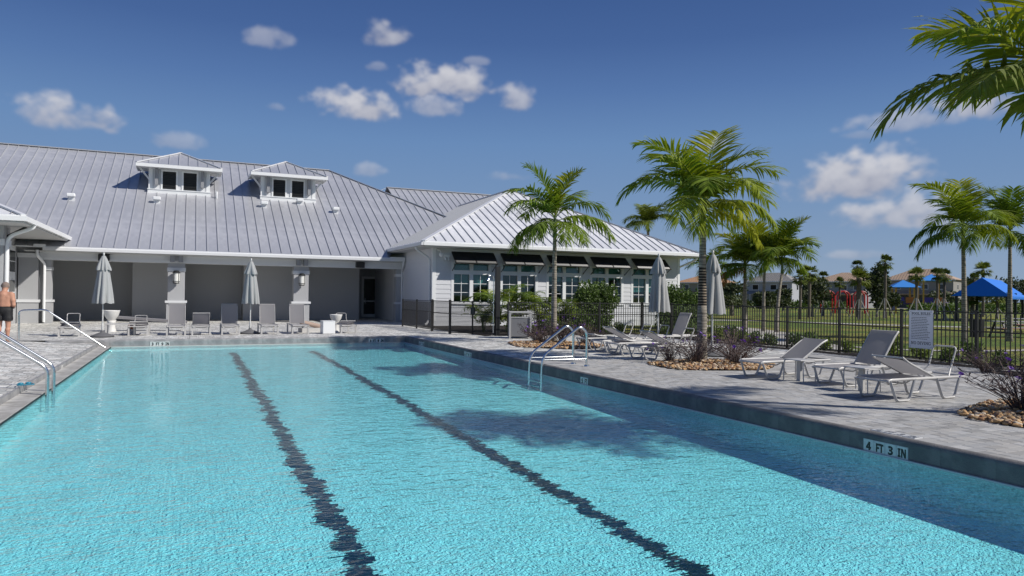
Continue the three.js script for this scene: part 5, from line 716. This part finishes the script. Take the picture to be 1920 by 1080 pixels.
// playground
{
  const red = std([0.42, 0.02, 0.02], 0.35), yel = std([0.62, 0.33, 0.03], 0.4), org = std([0.6, 0.18, 0.02], 0.4), pur = std([0.06, 0.03, 0.25], 0.4), blue = std([0.006, 0.16, 0.62], 0.7), sky2 = std([0.03, 0.22, 0.62], 0.7);
  [[1552, 'red tubular climbing arch behind the small fan palm'], [1580, 'middle red tubular climbing arch'], [1613, 'red tubular climbing arch nearest the oak']].forEach(([u, l], i) => { const t = thing('climbing_arch', l, 'play equipment', groundAt(u, 88), 'red climbing arches', -0.4), w = 0.72, h = 2.75, pts = [V(-w, 0, 0), V(-w, h - w, 0)]; for (let k = 1; k <= 10; k++) pts.push(V(-w * Math.cos(k * Math.PI / 10), h - w + w * Math.sin(k * Math.PI / 10), 0)); pts.push(V(w, 0, 0)); for (const z of [-0.35, 0.35]) part('arch_tube', tube(pts.map((p) => p.clone().add(V(0, 0, z))), 0.085, 8), red, t); for (let k = 3; k < 11; k += 2) part('rung', tube([pts[k].clone().add(V(0, 0, -0.35)), pts[k].clone().add(V(0, 0, 0.35))], 0.04, 6), red, t); });
  const tower = (label, u, k, vTop, w, mat) => { const t = thing('play_tower', label, 'play equipment', groundAt(u, k), 'play towers with blue canopies', -0.7), h = heightAt(u, vTop, k), e = h - 0.95; for (const [x, z] of [[-1, -1], [1, -1], [1, 1], [-1, 1]]) part('post', box(x * w - 0.09, 0, z * w - 0.09, x * w + 0.09, e + 0.2, z * w + 0.09), yel, t); const q = w + 0.7; const c = [V(-q, e, -q), V(q, e, -q), V(q, e, q), V(-q, e, q)], a = V(0, h, 0); for (let i = 0; i < 4; i++) { const p = [c[i], c[(i + 1) % 4], a]; const n = new THREE.Vector3().crossVectors(p[1].clone().sub(p[0]), p[2].clone().sub(p[0])).normalize(); if (n.y < 0) { p.reverse(); n.negate(); } part('canopy', slab(p, n, 0.04), mat, t); }
    part('platform', box(-w, 1.25, -w, w, 1.35, w), pur, t); part('panel', box(-w, 1.35, w, -0.1, 2.15, w + 0.06), pur, t); part('panel', box(0.1, 1.35, w, w, 2.1, w + 0.06), org, t); part('panel', box(-w - 0.06, 0.5, -w, -w, 1.25, w), pur, t); part('panel', box(w, 1.35, -w, w + 0.06, 2.2, w), org, t); part('slide', tube(fillet([V(w, 1.4, -0.2), V(w + 0.6, 1.3, -0.2), V(w + 2.4, 0.3, -0.2), V(w + 3.1, 0.25, -0.2)], 0.4), 0.28, 8), pur, t); };
  tower('play tower with light blue pyramid canopy and orange panels', 1693, 92, 525, 1.05, sky2); tower('taller play tower with blue pyramid canopy behind the fan palms', 1746, 100, 514, 1.3, sky2);
  const p = thing('picnic_pavilion', 'open picnic pavilion with bright blue fabric roof', 'pavilion', atDepth(1840, 560, 60).setY(0.19), undefined, -1.15), W = 2.1, L = 11, e = 2.15, h = 3.72, ov = 0.1, F = (pts) => { const n = new THREE.Vector3().crossVectors(pts[1].clone().sub(pts[0]), pts[2].clone().sub(pts[0])).normalize(); if (n.y < 0) { pts.reverse(); n.negate(); } part('roof_cloth', slab(pts, n, 0.04), blue, p); };
  F([V(-W, e, 0.5), V(W, e, 0.5), V(0, h, -ov)]); F([V(W, e, 0.5), V(W, e, -L), V(0, h, -L + ov), V(0, h, -ov)]); F([V(-W, e, 0.5), V(-W, e, -L), V(0, h, -L + ov), V(0, h, -ov)]); F([V(-W, e, -L), V(W, e, -L), V(0, h, -L + ov)]); for (const s of [-1, 1]) for (const z of [0, -5, -10]) part('post', box(s * (W - 0.3) - 0.1, 0, z - 0.1, s * (W - 0.3) + 0.1, e + 0.3, z + 0.1), M.bronze, p); for (let i = 0; i < 22; i++) part('scallop', new THREE.CylinderGeometry(0.26, 0.26, 0.02, 12, 1, false, Math.PI / 2, Math.PI).rotateX(-Math.PI / 2).rotateY(Math.PI / 2).translate(W + 0.01, e, 0.2 - i * 0.5), blue, p);
  const pic = (label, u, k, turn) => { const t = thing('picnic_table', label, 'picnic table', atDepth(u, 560, k).setY(0.19), 'picnic tables by the pavilion', turn), gm = std([0.36, 0.36, 0.36], 0.7); for (let i = 0; i < 3; i++) part('top_plank', box(-1.25, 0.74, -0.36 + i * 0.25, 1.25, 0.78, -0.13 + i * 0.25), gm, t); for (const s of [-1, 1]) { part('bench_plank', box(-1.25, 0.43, s * 0.7 - 0.13, 1.25, 0.47, s * 0.7 + 0.13), s > 0 ? std([0.42, 0.22, 0.15], 0.8) : gm, t); for (const x of [-0.9, 0.9]) { part('leg', bar(V(x, 0, s * 0.65), V(x, 0.74, s * 0.25), 0.07, 0.07, V(1, 0, 0)), M.bronze, t); } } for (const x of [-0.9, 0.9]) part('cross_brace', box(x - 0.03, 0.36, -0.8, x + 0.03, 0.43, 0.8), M.bronze, t); };
  pic('grey picnic table with a reddish bench in front of the pavilion', 1908, 34, -0.42); pic('grey picnic table under the pavilion roof', 1930, 40, -0.42);
  const b = thing('litter_bin', 'black cylindrical litter bin beyond the rules sign', 'bin', atDepth(1832, 560, 34).setY(0.19)); part('drum', new THREE.CylinderGeometry(0.32, 0.29, 0.85, 18).translate(0, 0.43, 0), M.black, b); part('lid', new THREE.CylinderGeometry(0.36, 0.36, 0.05, 18).translate(0, 1.1, 0), M.black, b); for (const a of [0, 2.1, 4.2]) part('lid_post', box(0.27 * Math.cos(a) - 0.02, 0.85, 0.27 * Math.sin(a) - 0.02, 0.27 * Math.cos(a) + 0.02, 1.1, 0.27 * Math.sin(a) + 0.02), M.black, b);
}
// ---------------------------------------------------------------- person by the left handrail, seen from behind
{
  const H = 1.9, k = H / 1.8, S = [], limb = (list) => { for (let i = 0; i < list.length - 1; i++) S.push([list[i], list[i + 1]]); };
  const J = (x, y, z, r) => [V(x * k, y * k, z * k), r * k];   // faces -z
  limb([J(0, 0.98, 0, 0.155), J(0, 1.12, 0, 0.145), J(0, 1.28, -0.005, 0.155), J(0, 1.4, 0.01, 0.135), J(0, 1.52, -0.02, 0.062), J(0, 1.58, -0.045, 0.062)]); limb([J(-0.09, 1.1, 0, 0.125), J(-0.12, 1.34, 0.01, 0.115)]); limb([J(0.09, 1.1, 0, 0.125), J(0.12, 1.34, 0.01, 0.115)]); limb([J(-0.19, 1.42, 0.01, 0.08), J(0.19, 1.42, 0.01, 0.08)]);
  for (const s of [-1, 1]) { limb([J(s * 0.215, 1.4, 0.01, 0.078), J(s * 0.255, 1.25, 0.03, 0.062), J(s * 0.275, 1.11, 0.03, 0.05), J(s * 0.2, 1.07, -0.13, 0.047), J(s * 0.12, 1.1, -0.24, 0.032)]); limb([J(s * 0.1, 0.94, 0.0, 0.12), J(s * 0.115, 0.72, -0.005, 0.092), J(s * 0.118, 0.49, -0.01, 0.06), J(s * 0.12, 0.36, 0.015, 0.06), J(s * 0.12, 0.1, 0.01, 0.038)]); limb([J(s * 0.12, 0.07, 0.035, 0.04), J(s * 0.13, 0.035, -0.06, 0.036), J(s * 0.14, 0.025, -0.15, 0.026)]); for (let f = 0; f < 5; f++) limb([J(s * (0.1 - 0.004 * f), 1.115 - f * 0.018, -0.27, 0.011), J(s * 0.06, 1.12 - f * 0.019, -0.32 + (f > 3 ? 0.04 : 0), 0.01), J(s * 0.02, 1.12 - f * 0.019, -0.31, 0.009)]); }
  limb([J(0, 1.62, -0.06, 0.085), J(0, 1.7, -0.065, 0.095)]); limb([J(0, 1.58, -0.13, 0.045), J(0, 1.63, -0.15, 0.04)]); limb([J(-0.09, 1.65, -0.06, 0.02), J(-0.095, 1.68, -0.055, 0.02)]); limb([J(0.09, 1.65, -0.06, 0.02), J(0.095, 1.68, -0.055, 0.02)]); limb([J(0, 1.66, -0.16, 0.012), J(0, 1.635, -0.175, 0.014)]);
  const sd = (p, grow) => { let d = 9; for (const [[a, r], [b, q]] of S) { const ab = b.clone().sub(a), t = Math.min(1, Math.max(0, p.clone().sub(a).dot(ab) / ab.lengthSq())), e = p.distanceTo(a.clone().addScaledVector(ab, t)) - (r + (q - r) * t), h = Math.max(0, 0.035 - Math.abs(d - e)) / 0.035; d = Math.min(d, e) - h * h * 0.035 * 0.25; } return d - grow; };
  const mesh = (res, c, half, f) => { const mc = new MarchingCubes(res, undefined, false, false, 90000), n = mc.size; mc.isolation = 0; for (let z = 0; z < n; z++) for (let y = 0; y < n; y++) for (let x = 0; x < n; x++) mc.field[x + y * n + z * n * n] = -f(V(c.x + (x - n / 2) / (n / 2) * half, c.y + (y - n / 2) / (n / 2) * half, c.z + (z - n / 2) / (n / 2) * half)) * 50; mc.update(); const m = mc.count, g = new THREE.BufferGeometry(), p = mc.positionArray.slice(0, m * 3); for (let i = 0; i < m; i++) { p[i * 3] = c.x + p[i * 3] * half; p[i * 3 + 1] = c.y + p[i * 3 + 1] * half; p[i * 3 + 2] = c.z + p[i * 3 + 2] * half; } g.setAttribute('position', new THREE.BufferAttribute(p, 3)); g.setAttribute('normal', new THREE.BufferAttribute(mc.normalArray.slice(0, m * 3), 3)); g.setAttribute('uv', new THREE.BufferAttribute(new Float32Array(m * 2), 2)); g.computeVertexNormals(); return g; };
  const t = thing('person', 'shirtless person in black swim shorts standing with back turned by the left handrails', 'person', onLevel(6, 641, DECK), undefined, -0.25);
  part('body', mesh(88, V(0, 0.92 * k, 0), 1.02, (p) => sd(p, 0)), std([0.46, 0.235, 0.155], 0.6, {}), t);
  part('swim_shorts', mesh(60, V(0, 0.84 * k, 0), 0.36, (p) => Math.max(sd(V(p.x, Math.max(p.y, 0.6 * k), p.z), 0.02 + Math.max(0, 0.95 * k - p.y) * 0.05), p.y - 1.06 * k, 0.63 * k - p.y, Math.abs(p.x) - 0.235)), std([0.012, 0.012, 0.013], 0.7), t);
  part('hair', mesh(40, V(0, 1.7 * k, -0.05), 0.16, (p) => Math.max(sd(p, 0.006), 1.63 * k + (p.z < -0.06 ? (-0.06 - p.z) * 1.1 : 0) - p.y)), std([0.22, 0.165, 0.14], 0.95), t);
}
renderer.render(scene, camera);
